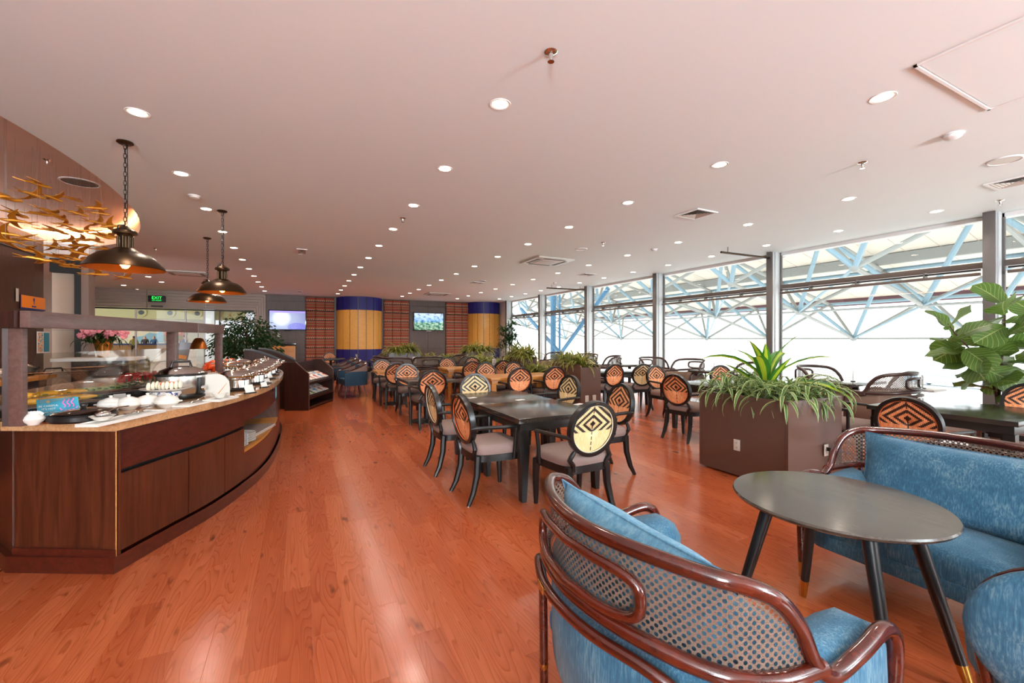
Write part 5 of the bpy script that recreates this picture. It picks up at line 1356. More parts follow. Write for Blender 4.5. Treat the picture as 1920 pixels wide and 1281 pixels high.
for st in stems:
    sm = MB(); pth = smoothpath(st, 4); sm.tube(pth, [.018-.012*i/len(pth) for i in range(len(pth))], 7); sm.build('stem', 'stem_brown', ft)
    nL = 15
    for k in range(nL):
        f = .26+.74*k/(nL-1); p = pth[min(len(pth)-1, int(f*(len(pth)-1)))]; az = kk*2.4+r.uniform(-.4, .4); kk += 1
        el = r.uniform(-.5, .6)+(.7 if k > nL-4 else 0)
        o = link('leaf', FL[kk % 4], ft); o.location = p-Vector((0, 0, .07)); o.rotation_euler = (Matrix.Rotation(az, 3, 'Z') @ Matrix.Rotation(el, 3, 'X') @ Matrix.Rotation(r.uniform(-1.0, 1.0), 3, 'Y')).to_euler()
        s = r.uniform(.85, 1.15); o.scale = (s, s, s)

# ------------------------------------------------------------------ rack and desk
def local(o, p): return Vector(p)-Vector(o.location)
rk = thing('magazine_rack', 'dark wood magazine rack with two sloping shelves', 'rack', (.25, 10.35, 0), math.atan2(1.25, .55))
# local: x along the rack, -y is the open face
W_ = .68
def rside(x):
    MB().prism([(-.22, .0), (.26, .0), (.26, .98), (.05, .98), (-.22, .74)], x, x+.03, 'x').build('side_panel', 'rack_wood', rk, smooth=False)
    MB().prism([(-.225, .0), (-.215, .0), (-.215, .74), (.05, .985), (.045, .99), (-.225, .745)], x, x+.03, 'x').build('edge_strip', 'canopy_wood', rk, smooth=False)
rside(-W_); rside(W_-.03)
MB().box(-W_+.031, W_-.031, .22, .245, .02, .96).build('back_panel', 'rack_wood', rk, smooth=False)
for z in (.22, .52):
    MB().prism([(-.21, z), (.215, z+.20), (.215, z+.225), (-.21, z+.025)], -W_+.031, W_-.031, 'x').build('shelf', 'rack_wood', rk, smooth=False)
    MB().box(-W_+.031, W_-.031, -.225, -.20, z+.0, z+.05).build('shelf_lip', 'rack_wood', rk, smooth=False)
MB().box(-W_+.031, W_-.031, -.2, .21, .02, .06).build('bottom', 'rack_wood', rk, smooth=False)
rm = rk.matrix_basis
for zi, z in enumerate((.22, .52)):
    mats = ['mag_c', 'mag_a', 'mag_a', 'mag_c', 'mag_a'] if zi else ['mag_b', 'mag_b', 'mag_c', 'mag_a', 'mag_a']
    for k in range(5):
        t = thing('magazine', '%s magazine from the left on the %s shelf of the rack' % (ORD[k], 'upper' if zi else 'lower'), 'magazine', Matrix.Rotation(math.atan2(1.25, .55), 3, 'Z') @ Vector((-W_+.16+k*.255, .0, 0))+Vector((.25, 10.35, z+.128)), math.atan2(1.25, .55), 'magazines on the rack')
        t.rotation_euler = (Matrix.Rotation(math.atan2(1.25, .55), 3, 'Z') @ Matrix.Rotation(math.atan2(.20, .425), 3, 'X')).to_euler()
        MB().box(-.105, .105, -.15, .14, .002, .014, .002).build('pages', 'paper', t); MB().box(-.107, .107, -.152, .142, .0145, .0165).build('cover', mats[k], t, smooth=False)
dk = thing('service_desk', 'dark curved top desk partition with slate padded edge left of the rack', 'desk', (-.60, 10.15, 0), D(-8))
prof = [(-.40, 0), (.36, 0), (.36, .93), (.28, .985), (.15, 1.05), (0, 1.12), (-.15, 1.175), (-.28, 1.205), (-.40, 1.21)]
MB().prism(prof, 0, .05, 'y').build('side_panel', 'rack_wood', dk, smooth=False)
MB().tube([(x, .03, z+.012) for x, z in prof[2:]], .03, 10).build('padded_edge', 'leather_slate', dk)
MB().tube([(.37, .03, .0), (.37, .03, .94)], .022, 8).build('edge_post', 'canopy_wood', dk)
MB().prism(prof, 1.2, 1.25, 'y').build('side_panel', 'rack_wood', dk, smooth=False); MB().tube([(x, 1.22, z+.012) for x, z in prof[2:]], .03, 10).build('padded_edge', 'leather_slate', dk)
MB().box(-.38, .34, .051, 1.199, .70, .74).build('desk_top', 'amber_wood', dk, smooth=False); MB().box(.30, .34, .051, 1.199, .02, .70).build('modesty_panel', 'rack_wood', dk, smooth=False)
bx = thing('wood_box', 'small light wooden cabinet below the socket at the left back wall', 'cabinet', (-.55, YB-.35, 0)); MB().box(-.42, .42, -.25, .25, .0, 1.18, .005).build('body', 'amber_wood', bx); MB().box(-.44, .44, -.27, .25, 1.181, 1.3, .005).build('top', 'black_gloss', bx); MB().box(-.38, .38, -.262, -.251, .1, 1.08, .002).build('door', 'oak_top', bx)
bn = thing('waste_bin', 'small grey bin on the floor before the left blue column', 'bin', (2.2, 16.3, 0)); MB().lathe([(0, 0), (.15, 0), (.17, .36), (.175, .38), (.15, .38), (.14, .05), (0, .05)], 20).build('bucket', 'frame_grey', bn)

# ------------------------------------------------------------------ the buffet
arc = [(-2.42, 4.95), (-1.63, 3.78), (-1.02, 3.46), (-.82, 3.86), (-.63, 4.24), (-.45, 4.78), (-.33, 5.30), (-.26, 5.95), (-.23, 6.75)]
far = [(-.24, 7.6), (-.34, 8.35), (-.62, 8.95), (-1.1, 9.25), (-1.8, 9.1), (-2.25, 8.1), (-2.42, 6.6)]
sm = [Vector((x, y, 0)) for x, y in arc[:3]]+smoothpath([(x, y, 0) for x, y in arc[2:]+far[:5]], 4)[1:]+[Vector((x, y, 0)) for x, y in far[5:]]
def inset(P, d):
    out = []; n = len(P)
    for i in range(n):
        a, b, c = P[i-1], P[i], P[(i+1) % n]; e1 = (b-a).normalized(); e2 = (c-b).normalized(); n1 = Vector((-e1.y, e1.x, 0)); n2 = Vector((-e2.y, e2.x, 0)); m = (n1+n2).normalized(); out.append(b+m*(d/max(.5, m.dot(n1))))
    return out
cx_ = sum(p.x for p in sm)/len(sm)
area = sum(sm[i-1].x*sm[i].y-sm[i].x*sm[i-1].y for i in range(len(sm)))
if area < 0: sm = sm[::-1]
ZT = .94
top_poly = inset(sm, -.02)
bf = thing('buffet_counter', 'curved dark wood buffet counter with beige stone top', 'counter')
def pp(P): return [(p.x, p.y) for p in P]
MB().prism(pp(top_poly), ZT-.055, ZT).build('stone_top', 'worktop_stone', bf, ang=20)
MB().prism(pp(inset(sm, .0)), 0, .10).build('plinth', 'dark_wood_h', bf, ang=20)
# body walls split along the outer face
outer = inset(sm, .03)
def seg_between(p0, p1, key=lambda p: p.x):
    """points of the outer outline from near p0 to near p1 in the order of travel"""
    i0 = min(range(len(outer)), key=lambda i: (outer[i]-Vector((p0[0], p0[1], 0))).length); i1 = min(range(len(outer)), key=lambda i: (outer[i]-Vector((p1[0], p1[1], 0))).length)
    n = len(outer); res = []
    for step in (1, -1):
        out = []; i = i0
        while True:
            out.append(outer[i])
            if i == i1: break
            i = (i+step) % n
        res.append(out)
    return max(res, key=lambda P: sum(key(p) for p in P)/len(P))
def resample(P, n):
    L = [0]
    for a, b in zip(P, P[1:]): L.append(L[-1]+(b-a).length)
    out = []
    for k in range(n+1):
        s = L[-1]*k/n; j = max(i for i in range(len(L)) if L[i] <= s+1e-9); j = min(j, len(P)-2); out.append(P[j].lerp(P[j+1], (s-L[j])/max(1e-9, L[j+1]-L[j])))
    return out
def skin(P, z0, z1, nm, mt, th=.02, proud=0, parent=None, ang=25):
    mb = MB(); n = len(P); N_ = []
    for i in range(n):
        a, b = P[max(i-1, 0)], P[min(i+1, n-1)]; e = (b-a).normalized(); q = Vector((e.y, -e.x, 0)); 
        if q.dot(P[i]-Vector((-1.4, 6.2, 0))) < 0: q = -q
        N_.append(q)
    sec = [(proud, z0), (proud, z1), (proud-th, z1), (proud-th, z0)]
    mb.grid(lambda i, j: tuple(P[i]+N_[i]*sec[j % 4][0]+Vector((0, 0, sec[j % 4][1]))), n, 5); bmesh.ops.remove_doubles(mb.bm, verts=mb.bm.verts[:], dist=1e-6)
    bmesh.ops.holes_fill(mb.bm, edges=[e for e in mb.bm.edges if e.is_boundary])
    return mb.build(nm, mt, parent or bf, ang=ang)
face = seg_between((-1.0, 3.5), (-.27, 6.9)); face = resample(face, 48)
endp = face[-1]
end = [Vector((-1.60, 3.815, 0)), Vector((-1.012, 3.496, 0))]
skin(resample(end, 2), .10, .885, 'end_panel', 'dark_wood')
skin(resample([Vector((-2.38, 4.95, 0)), Vector((-1.62, 3.83, 0))], 2), .10, .885, 'rear_end_panel', 'dark_wood')
skin(resample([Vector((-1.61, 3.80, 0)), Vector((-1.02, 3.48, 0))], 2), .0, .14, 'kick_board', 'dark_wood_h', proud=.0)
MB().box(-.0025, .0025, -.0025, .0025, .10, .884).xf(Matrix.Translation((-1.018, 3.487, 0))).build('corner_strip', 'oak_top', bf, smooth=False)
MB().box(-.075, .024, -.012, .012, .10, .884).xf(Matrix.Translation((-1.036, 3.512, 0)) @ Matrix.Rotation(math.atan2(-.32, .59), 4, 'Z')).build('corner_post', 'dark_wood', bf, smooth=False)
# three doors up to the open shelf, fascia above
sp_ = [(0, 8), (8, 14), (14, 19)]
sub = {}
for a, b in sp_:
    dp = face[a:b+1]; dp = [dp[0].lerp(dp[1], .06)]+dp[1:-1]+[dp[-1].lerp(dp[-2], .06)]
    d_ = skin(dp, .115, .60, 'door', 'dark_wood', th=.018, proud=.010)
    MB().tube([dp[0]+Vector((.006, .002, .12)), dp[0]+Vector((.006, .002, .598))], .003, 6).build('edge_line', 'oak_top', d_)
skin(face[0:20], .625, .885, 'fascia', 'dark_wood_h', proud=.004)
skin(face[19:45], .665, .885, 'fascia', 'dark_wood_h', proud=.004)
skin(face[0:20], .10, .88, 'carcass_wall', 'black_matte', th=.02, proud=-.035)
skin(face[19:45], .10, .36, 'lower_board', 'dark_wood_h', th=.02, proud=.004)
skin(resample(face[:], 40), .0, .10, 'kick_board', 'dark_wood_h', th=.02, proud=.022)
rest = seg_between((-.27, 6.9), (-2.40, 6.6), lambda p: p.y); rest = [face[44]]+face[45:]+rest[1:]
skin(resample(rest, 40), .10, .885, 'far_panel', 'dark_wood', th=.02, proud=.0)
skin(resample([Vector((-2.38, 6.6, 0)), Vector((-2.38, 4.95, 0))], 3), .10, .885, 'rear_panel', 'dark_wood', th=.02)
# open shelf niche
inn = []
for i in range(19, 45):
    a, b = face[max(i-1, 0)], face[min(i+1, len(face)-1)]; e = (b-a).normalized(); q = Vector((e.y, -e.x, 0)); q = q if q.x > 0 else -q; inn.append(face[i]-q*.42)
mb = MB(); nn = 26
mb.prism([(p.x, p.y) for p in face[19:45]]+[(p.x, p.y) for p in inn[::-1]], .362, .39); mb.build('niche_shelf', 'oak_top', bf, ang=20)
mb = MB(); mb.prism([(p.x, p.y) for p in face[19:45]]+[(p.x, p.y) for p in inn[::-1]], .66, .662); mb.build('niche_ceiling', 'rack_wood', bf, ang=20)
mb = MB(); mb.grid(lambda i, j: tuple(inn[i]+Vector((0, 0, .39+.27*j))), len(inn), 2); mb.build('niche_back', 'rack_wood', bf)
for i in (19, 44): mb = MB(); q = inn[i-19]; mb.tube([face[i]+Vector((0, 0, .52)), q+Vector((0, 0, .52))], .001, 4); mb.bm.free(); a, b = face[i], q; mb = MB(); mb.grid(lambda u, v: tuple(a.lerp(b, u)+Vector((0, 0, .39+.27*v))), 2, 2); mb.build('niche_end', 'canopy_wood' if i == 44 else 'rack_wood', bf)
def on_face(i, z, nm, mt, w, h, lb=None, parent=None):
    p = face[i]; a, b = face[i-1], face[i+1]; e = (b-a).normalized(); q = Vector((e.y, -e.x, 0)); q = q if q.x > 0 else -q
    return p+q*.008, math.atan2(e.y, e.x)
p, rz = on_face(39, 0, '', '', 0, 0); t = thing('notice_card', 'small teal notice with white print on the buffet fascia', 'notice', (p.x, p.y, .775), rz)
MB().box(-.07, .07, -.002, .0, -.085, .085).build('card', 'teal_card', t, smooth=False)
for k in range(6): MB().box(-.04, .04, -.0035, -.002, .05-k*.022, .058-k*.022).build('printed_line', 'paper', t, smooth=False)
p, rz = on_face(35, 0, '', '', 0, 0); t = thing('power_outlet', 'black switched outlet with red light on the buffet fascia', 'socket', (p.x, p.y, .845), rz)
MB().box(-.06, .06, -.006, .0, -.03, .03, .002).build('plate', 'plastic_black', t); MB().box(-.012, .012, -.009, -.006, .0, .018).build('rocker', 'red_print', t, smooth=False)
p, rz = on_face(43, 0, '', '', 0, 0); t = thing('power_outlet', 'small dark outlet at the far end of the buffet fascia', 'socket', (p.x, p.y, .835), rz); MB().box(-.04, .04, -.006, .0, -.025, .025, .002).build('plate', 'plastic_black', t)
# plates stacked in the niche
for s_, (i, n) in enumerate(((21, 9), (24, 7))):
    q = face[i].lerp(inn[i-19], .38)
    for k in range(n):
        t = thing('plate', '%s plate from the bottom in the %s stack on the buffet shelf' % (ORD[k], 'blue patterned' if s_ == 0 else 'plain white'), 'plate', (q.x, q.y, .3905+k*.0125), 0, 'plates stacked on the buffet shelf')
        MB().lathe([(0, 0), (.07, 0), (.12, .010), (.14, .018), (.138, .022), (.115, .013), (.07, .004), (0, .004)], 28).build('dish', 'china_print' if s_ == 0 else 'porcelain', t)
q = face[31].lerp(inn[12], .45); t = thing('placemat_stack', 'folded striped placemats lying on the buffet shelf', 'placemat', (q.x, q.y, .3905), 1.3)
for k in range(4): MB().box(-.42+.02*k, .38-.015*k, -.15, .15, .001+.008*k, .008+.008*k, .002).build('mat', 'seat_fabric' if k % 2 else 'paper', t)

# canopy
c0 = Vector((-1.40, 3.43, 0)); c1_ = Vector((-.94, 5.30, 0)); c2_ = Vector((-.80, 5.95, 0))
cn = thing('buffet_canopy', 'brown wooden sneeze guard canopy on posts above the buffet', 'canopy')
def beam(a, b, z0, z1, th, nm, mt):
    e = (b-a).normalized(); q = Vector((e.y, -e.x, 0)); L = (b-a).length; Mx = Matrix.Translation(a) @ Matrix.Rotation(math.atan2(e.y, e.x), 4, 'Z'); return MB().box(0, L, -th/2, th/2, z0, z1, .003).xf(Mx).build(nm, mt, cn)
ZC0, ZC1 = 1.515, 1.612
beam(c0, c1_, ZC0, ZC1, .05, 'front_beam', 'canopy_wood'); beam(c1_+Vector((.004, .002, 0)), c2_, ZC0, ZC1, .05, 'front_beam', 'canopy_wood')
b0 = c0+Vector((-1.0, .62, 0)); beam(b0, c0+Vector((-.03, .018, 0)), ZC0, ZC1, .05, 'side_beam', 'rack_wood')
MB().prism([(c0.x-.02, c0.y+.03), (c1_.x-.03, c1_.y), (c2_.x-.03, c2_.y), (c2_.x-.75, c2_.y+.1), (b0.x+.03, b0.y+.03)], ZC1-.03, ZC1-.006).build('roof_board', 'canopy_wood', cn, smooth=False)
def post(p, w, d, nm='post'): return MB().box(-w/2, w/2, -d/2, d/2, ZT+.001, ZC0-.001, .003).xf(Matrix.Translation(p) @ Matrix.Rotation(math.atan2(1.75, .55), 4, 'Z')).build(nm, 'canopy_wood', cn)
post(Vector((-1.47, 3.53, 0)), .035, .07); post(c0.lerp(c1_, .80)+Vector((-.01, 0, 0)), .05, .075); post(c2_.lerp(c1_, .12), .05, .06)
MB().box(-.02, .02, -.02, .02, ZT+.001, ZC0-.001).xf(Matrix.Translation(c0+Vector((-.125, .14, 0)))).build('post_return', 'rack_wood', cn, smooth=False)
e = (c1_-c0).normalized(); L = (c1_-c0).length*.80
MB().box(.13, L-.03, -.003, .003, 1.06, 1.365).xf(Matrix.Translation(c0+Vector((-.03, .02, 0))) @ Matrix.Rotation(math.atan2(e.y, e.x), 4, 'Z')).build('sneeze_glass', 'acrylic', cn, smooth=False)
MB().box(.04, .6, -.003, .003, ZT+.05, 1.35).xf(Matrix.Translation(c0.lerp(c1_, .80))@ Matrix.Rotation(math.atan2(e.y, e.x), 4, 'Z')).build('sneeze_glass', 'acrylic', cn, smooth=False)
hl = thing('heat_lamp', 'copper heat lamp glowing under the far end of the canopy', 'lamp', (-.98, 5.72, ZC0-.002)); MB().tube([(0, 0, 0), (0, 0, -.06)], .008, 8).build('rod', 'chrome', hl); MB().lathe([(.02, -.05), (.04, -.06), (.07, -.12), (.085, -.17)], 20, cap=False).build('shade', 'copper_in', hl); MB().lathe([(0, -.10), (.05, -.12), (.055, -.15), (0, -.165)], 16).build('bulb', 'heat_glow', hl)

# ---- things standing on the buffet (world positions on the stone top)
Z = ZT+.0005
def T(nm, lb, cat, x, y, z=Z, rz=0, grp=None): return thing(nm, lb, cat, (x, y, z), rz, grp)
t = T('sugar_bowl', 'round white porcelain sugar bowl with sachets at the buffet corner', 'bowl', *at(63, 797, ZT)[:2])
t.scale = (.7, .7, .75)
MB().lathe([(0, 0), (.035, 0), (.038, .008), (.065, .03), (.072, .048), (.06, .07), (.042, .085), (.045, .09), (.038, .088), (.05, .06), (0, .055)], 28).build('bowl', 'porcelain', t)
for k in range(7): MB().box(-.018, .018, -.003, .003, 0, .045).xf(Matrix.Translation((-.022+.008*k, .004*(k % 3), .062)) @ Matrix.Rotation(.2*(k-3), 4, 'Y')).build('sachet', 'paper', t, smooth=False)
t = T('hot_plate', 'round black hot plate with steel lidded pan near the buffet corner', 'hot plate', *at(157, 787, ZT)[:2])
MB().lathe([(0, 0), (.155, 0), (.165, .01), (.165, .035), (.155, .045), (0, .045)], 36).build('base', 'plastic_black', t)
MB().lathe([(0, .046), (.15, .046), (.158, .052), (.13, .062), (.06, .072), (0, .075)], 36).build('lid', 'chrome', t); MB().lathe([(0, .075), (.012, .075), (.02, .09), (.018, .098), (0, .1)], 14).build('knob', 'plastic_black', t)
def easel(nm, lb, x, y, w, h, mt, rz, grp=None, tilt=-.35):
    t = T(nm, lb, 'card', x, y, Z, rz, grp); R_ = Matrix.Rotation(tilt, 4, 'X')
    MB().box(-w/2, w/2, -.002, .002, 0, h, .0005).xf(R_).build('card', mt, t); MB().box(-w/2, w/2, -.02, .03, -.0, .012, .002).build('foot', 'plastic_black', t)
    return t, R_
t, R_ = easel('warning_card', 'teal warning card with pink steam lines and white print', *at(112, 785, ZT)[:2], .19, .135, 'teal_card', .55)
plain('pink_print', '#e77ac0', .5)
for k in range(3): MB().tube([(.025+.02*k+.006*math.sin(q*1.2), -.0035, .07+.008*q) for q in range(8)], .0035, 5).xf(R_).build('steam_line', 'pink_print', t)
MB().tube([(.045+.04*math.cos(q*PI/8+PI), -.0035, .068+.022*math.sin(q*PI/8+PI)) for q in range(9)], .003, 5).xf(R_).build('bowl_line', 'pink_print', t)
for body, z, sz in (('BE CAREFUL', .088, .016), ("IT'S HOT", .068, .016), ('Cẩn thận kẻo nóng', .048, .010), ('HEAT WARNING', .028, .010)):
    o = text('lettering', body, sz, 'paper', (0, 0, 0), (0, 0, 0), t, .0005); o.matrix_basis = R_ @ Matrix.Translation((-.045, -.003, z)) @ Matrix.Rotation(PI/2, 4, 'X')
MB().lathe([(0, 0), (.008, 0), (.008, .002), (0, .002)], 12).xf(R_ @ Matrix.Translation((-.045, -.002, .115)) @ Matrix.Rotation(PI/2, 4, 'X')).build('emblem', 'amber_wood', t)

for i, (px, py, lb) in enumerate(((148, 775, 'white food label behind the teal warning card'), (186, 765, 'white food label in front of the melon slices'), (226, 752, 'white food label in front of the watermelon'), (470, 738, 'large slanted white food label before the nearest chafing dish'), (498, 727, 'white food label before the second chafing dish'), (508, 719, 'white food label before the third chafing dish'), (517, 711, 'white food label before the fourth chafing dish'))):
    p = at(px, py, ZT); big = i == 3
    if p.x > -.32: p.x = -.32
    easel('food_label', lb, p.x, p.y, .08 if not big else .10, .06 if not big else .085, 'paper', .6 if i < 3 else .9, 'food labels on the buffet')
def tray(nm, lb, x, y, w, d, rz, mt='porcelain', grp=None):
    t = T(nm, lb, 'tray', x, y, Z, rz, grp)
    MB().box(-w/2, w/2, -d/2, d/2, 0, .010, .003).build('base', mt, t)
    for a in ((-w/2, w/2, -d/2, -d/2+.012), (-w/2, w/2, d/2-.012, d/2), (-w/2, -w/2+.012, -d/2+.012, d/2-.012), (w/2-.012, w/2, -d/2+.012, d/2-.012)): MB().box(*a, .010, .018, .002).build('rim', mt, t)
    return t
def spoon(lb, x, y, z, rz, L=.2):
    t = T('spoon', lb, 'spoon', x, y, z, rz, 'serving spoons'); MB().ell((0, 0, .006), (.03, .02, .006), 12, 6).build('bowl', 'chrome', t); MB().tube([(.028, 0, .008), (L*.6, 0, .03), (L, 0, .025)], [.004, .003, .005], 6, flat=.5).build('handle', 'chrome', t)
a1 = math.atan2(.5, .22)
tray('serving_tray', 'long narrow white tray along the buffet front edge', *at(234, 786, ZT)[:2], .52, .13, a1)
spoon('steel spoon lying on the long white tray', *at(240, 783, ZT)[:2], Z+.0185, a1)
spoon('second steel spoon lying on the long white tray', *at(262, 779, ZT)[:2], Z+.0185, a1+.2)
t = T('ladle_dish', 'small white dish holding a big steel ladle on the long tray', 'dish', *at(192, 794, ZT)[:2], Z+.0185, a1)
MB().lathe([(0, 0), (.03, 0), (.058, .025), (.062, .028), (.056, .026), (.028, .005), (0, .005)], 24).build('dish', 'porcelain', t); MB().ell((0, 0, .035), (.045, .035, .022), 16, 8).build('ladle', 'chrome', t); MB().tube([(.04, 0, .045), (.12, .01, .06), (.2, .01, .055)], .004, 6).build('ladle_handle', 'chrome', t)
for i, (x, y, lb) in enumerate(((*at(208, 770, ZT)[:2], 'leftmost'), (*at(241, 768, ZT)[:2], 'second'), (*at(277, 764, ZT)[:2], 'third'), (*at(313, 764, ZT)[:2], 'rightmost, largest looking'))):
    t = T('soup_tureen', 'white lidded porcelain pot on the buffet, %s of the four' % lb, 'pot', x, y, Z, 0, 'white lidded pots'); t.scale = (.86, .86, .9)
    MB().lathe([(0, 0), (.045, 0), (.05, .006), (.085, .035), (.088, .055), (.08, .07), (0, .07)], 28).build('body', 'porcelain', t); MB().lathe([(.082, .071), (.07, .085), (.03, .1), (.01, .105), (.015, .118), (0, .122)], 28).build('lid', 'porcelain', t)
    for s in (-1, 1): MB().tube([(s*.082, -.02, .05), (s*.105, 0, .05), (s*.082, .02, .05)], .006, 6).build('handle', 'porcelain', t)
t = T('serving_bowl', 'blue and white china bowl on the buffet behind the lidded pots', 'bowl', *at(312, 753, ZT)[:2]); MB().lathe([(0, 0), (.06, 0), (.065, .02), (.10, .06), (.105, .085), (.1, .085), (0, .08)], 30).build('bowl', 'china_print', t)
t = T('food_platter', 'white platter of sliced egg rolls and tomato on the china bowl', 'platter', *at(312, 753, ZT)[:2], Z+.0865); MB().lathe([(0, 0), (.1, 0), (.17, .02), (.175, .026), (.1, .008), (0, .008)], 36).build('dish', 'porcelain', t)
for k in range(9): MB().ell((-.11+.025*k, -.02+.03*math.sin(k), .04+.004*(k % 3)), (.014, .045, .034), 10, 8).build('egg_slice', 'egg_white', t)
for k in range(4): MB().ell((-.02+.022*k, -.04+.01*k, .06), (.016, .016, .014), 8, 6).build('tomato_piece', 'tomato', t)
# rice cooker
t = T('slow_cooker', 'oval stainless electric cooker with domed lid on the buffet', 'cooker', *at(340, 747, ZT)[:2], Z, .45)
MB().lathe([(0, 0), (.17, 0), (.18, .015), (.18, .03), (.17, .035), (0, .035)], 40, sx=1.0, sy=.78).build('base', 'plastic_black', t)
MB().lathe([(.16, .036), (.175, .06), (.18, .17), (.178, .195)], 44, sx=1.0, sy=.78, cap=False).build('body', 'steel', t)
MB().lathe([(.172, .196), (.188, .198), (.19, .212), (.172, .216)], 44, sx=1, sy=.78).build('rim', 'plastic_black', t)
MB().lathe([(.172, .217), (.15, .245), (.10, .268), (.05, .278), (0, .28)], 40, sx=1, sy=.78).build('lid', 'chrome', t)
MB().tube([(-.07, 0, .272), (-.06, 0, .315), (.06, 0, .315), (.07, 0, .272)], .012, 8).build('lid_handle', 'plastic_black', t)
MB().box(-.045, .045, -.165, -.135, .04, .18, .01).xf(Matrix.Rotation(.85, 4, 'Z')).build('control_panel', 'plastic_black', t); 
MB().lathe([(0, 0), (.028, 0), (.024, .02), (0, .022)], 20).xf(Matrix.Rotation(.85, 4, 'Z') @ Matrix.Translation((0, -.166, .09)) @ Matrix.Rotation(PI/2, 4, 'X')).build('dial', 'chrome', t)
t = T('tray_under_cooker', 'white rectangular tray with glass lid knob before the cooker', 'tray', *at(362, 758, ZT)[:2], Z, a1); MB().box(-.16, .16, -.08, .08, 0, .012, .003).build('base', 'porcelain', t); spoon('clear handled spoon on the tray before the cooker', *at(362, 758, ZT)[:2], Z+.0125, a1)
# bread bin with roll front
t = T('bread_bin', 'white rounded bread warmer with clear roll front beside the cooker', 'bread bin', *at(398, 741, ZT)[:2], Z, .25)
t.scale = (.8, .8, .88)
poly = [(-.15, 0), (.15, 0), (.15, .08), (.14, .15), (.10, .2), (.04, .225), (-.15, .225)]
MB().prism(poly, -.15, .15, 'y').build('body', 'plastic_white', t, ang=50)
MB().prism([(.152, .06), (.165, .06), (.158, .15), (.115, .215), (.04, .242), (.04, .227), (.105, .203), (.145, .148)], -.15, .15, 'y').build('roll_front', 'acrylic', t, ang=60)
tray('butter_tray', 'small white tray with bowl and wooden knife before the bread bin', *at(415, 750, ZT)[:2], .26, .14, a1)
t = T('butter_bowl', 'small white bowl with wooden knife before the bread bin', 'bowl', *at(412, 750, ZT)[:2], Z+.0185); MB().lathe([(0, 0), (.03, 0), (.055, .035), (.06, .04), (.052, .038), (.028, .006), (0, .006)], 22).build('bowl', 'porcelain', t); MB().tube([(-.02, 0, .02), (.05, .01, .12)], [.009, .005], 6, flat=.4).build('knife', 'amber_wood', t)
# chafing dishes
def make_chafer():
    t = thing('chafing_dish', 'x', 'chafing dish')
    MB().lathe([(0, 0), (.17, 0), (.175, .012), (.165, .02), (0, .02)], 36).build('foot_plate', 'plastic_black', t)
    MB().lathe([(.12, .021), (.13, .03), (.125, .10), (.165, .115), (.165, .13), (0, .13)], 40).build('body', 'chrome', t)
    MB().lathe([(.168, .131), (.185, .133), (.187, .142), (.168, .145)], 40).build('brass_rim', 'brass', t)
    MB().lathe([(.178, .146), (.17, .165), (.13, .188), (.06, .2), (0, .203)], 40).build('lid', 'chrome', t)
    MB().lathe([(0, .203), (.01, .203), (.008, .22), (.018, .228), (0, .235)], 14).build('knob', 'chrome', t)
    MB().tube(smoothpath([(.175, -.05, .16), (.225, -.04, .175), (.225, .04, .175), (.175, .05, .16)], 4), .007, 8).build('handle', 'chrome', t)
    return t
ck = Reuse(make_chafer())
for i, (x, y, a, lb) in enumerate(((*at(444, 731, ZT)[:2], -.3, 'polished chafing dish nearest the bread bin'), (*at(474, 720, ZT)[:2], -.1, 'polished chafing dish, second from the bread bin'), (*at(490, 711, ZT)[:2], 0, 'polished chafing dish, third from the bread bin'), (*at(499, 704, ZT)[:2], .1, 'polished chafing dish, fourth from the bread bin'), (*at(503, 699, ZT)[:2], .2, 'polished chafing dish, fifth, near the far end'), (*at(497, 695, ZT)[:2], .4, 'polished chafing dish at the far end of the buffet'),
        (*at(430, 705, ZT)[:2], 2.8, 'polished chafing dish on the inner side, nearer'), (*at(448, 697, ZT)[:2], 3.0, 'polished chafing dish on the inner side, farther'))):
    ck.put((x, y, Z), a, lb, 'polished chafing dishes', (.96, .96, 1.0))
ck.done()
for (x, y, lb) in ((*at(403, 696, ZT)[:2], 'orange red cloth bundle among the chafing dishes, nearer'), (*at(428, 693, ZT)[:2], 'orange red cloth bundle farther among the chafing dishes')):
    t = T('serving_cloth', lb, 'cloth', x, y); mb = MB().ell((0, 0, .085), (.15, .10, .085), 26, 18)
    for v in mb.bm.verts: v.co += Vector((1, 1, 1))*.05*noise.noise(v.co*22); v.co.z = max(v.co.z, 0)
    mb.build('cloth', 'tomato', t, ang=80)
# glass case behind
t = T('toast_case', 'chamfered pale sided metal bread case at the back of the buffet', 'case', *at(325, 706, ZT)[:2], Z, .25)
pl = [(-.24, .06), (-.16, .0), (.24, 0), (.24, .36), (-.08, .36), (-.24, .20)]
MB().prism(pl, -.19, -.185, 'y').build('side_glass', 'porcelain', t, smooth=False); MB().prism(pl, .185, .19, 'y').build('side_glass', 'porcelain', t, smooth=False)
MB().prism([(-.24, .205), (-.08, .365), (.24, .365), (.24, .355), (-.075, .355), (-.235, .2)], -.184, .184, 'y').build('top', 'steel', t, smooth=False)
MB().box(-.235, .235, -.18, .18, .0, .02).build('floor_tray', 'steel', t, smooth=False)
MB().tube([(-.2, -.2, .28), (-.12, -.2, .38), (.1, -.2, .38)], .005, 6).build('rail', 'copper_in', t)
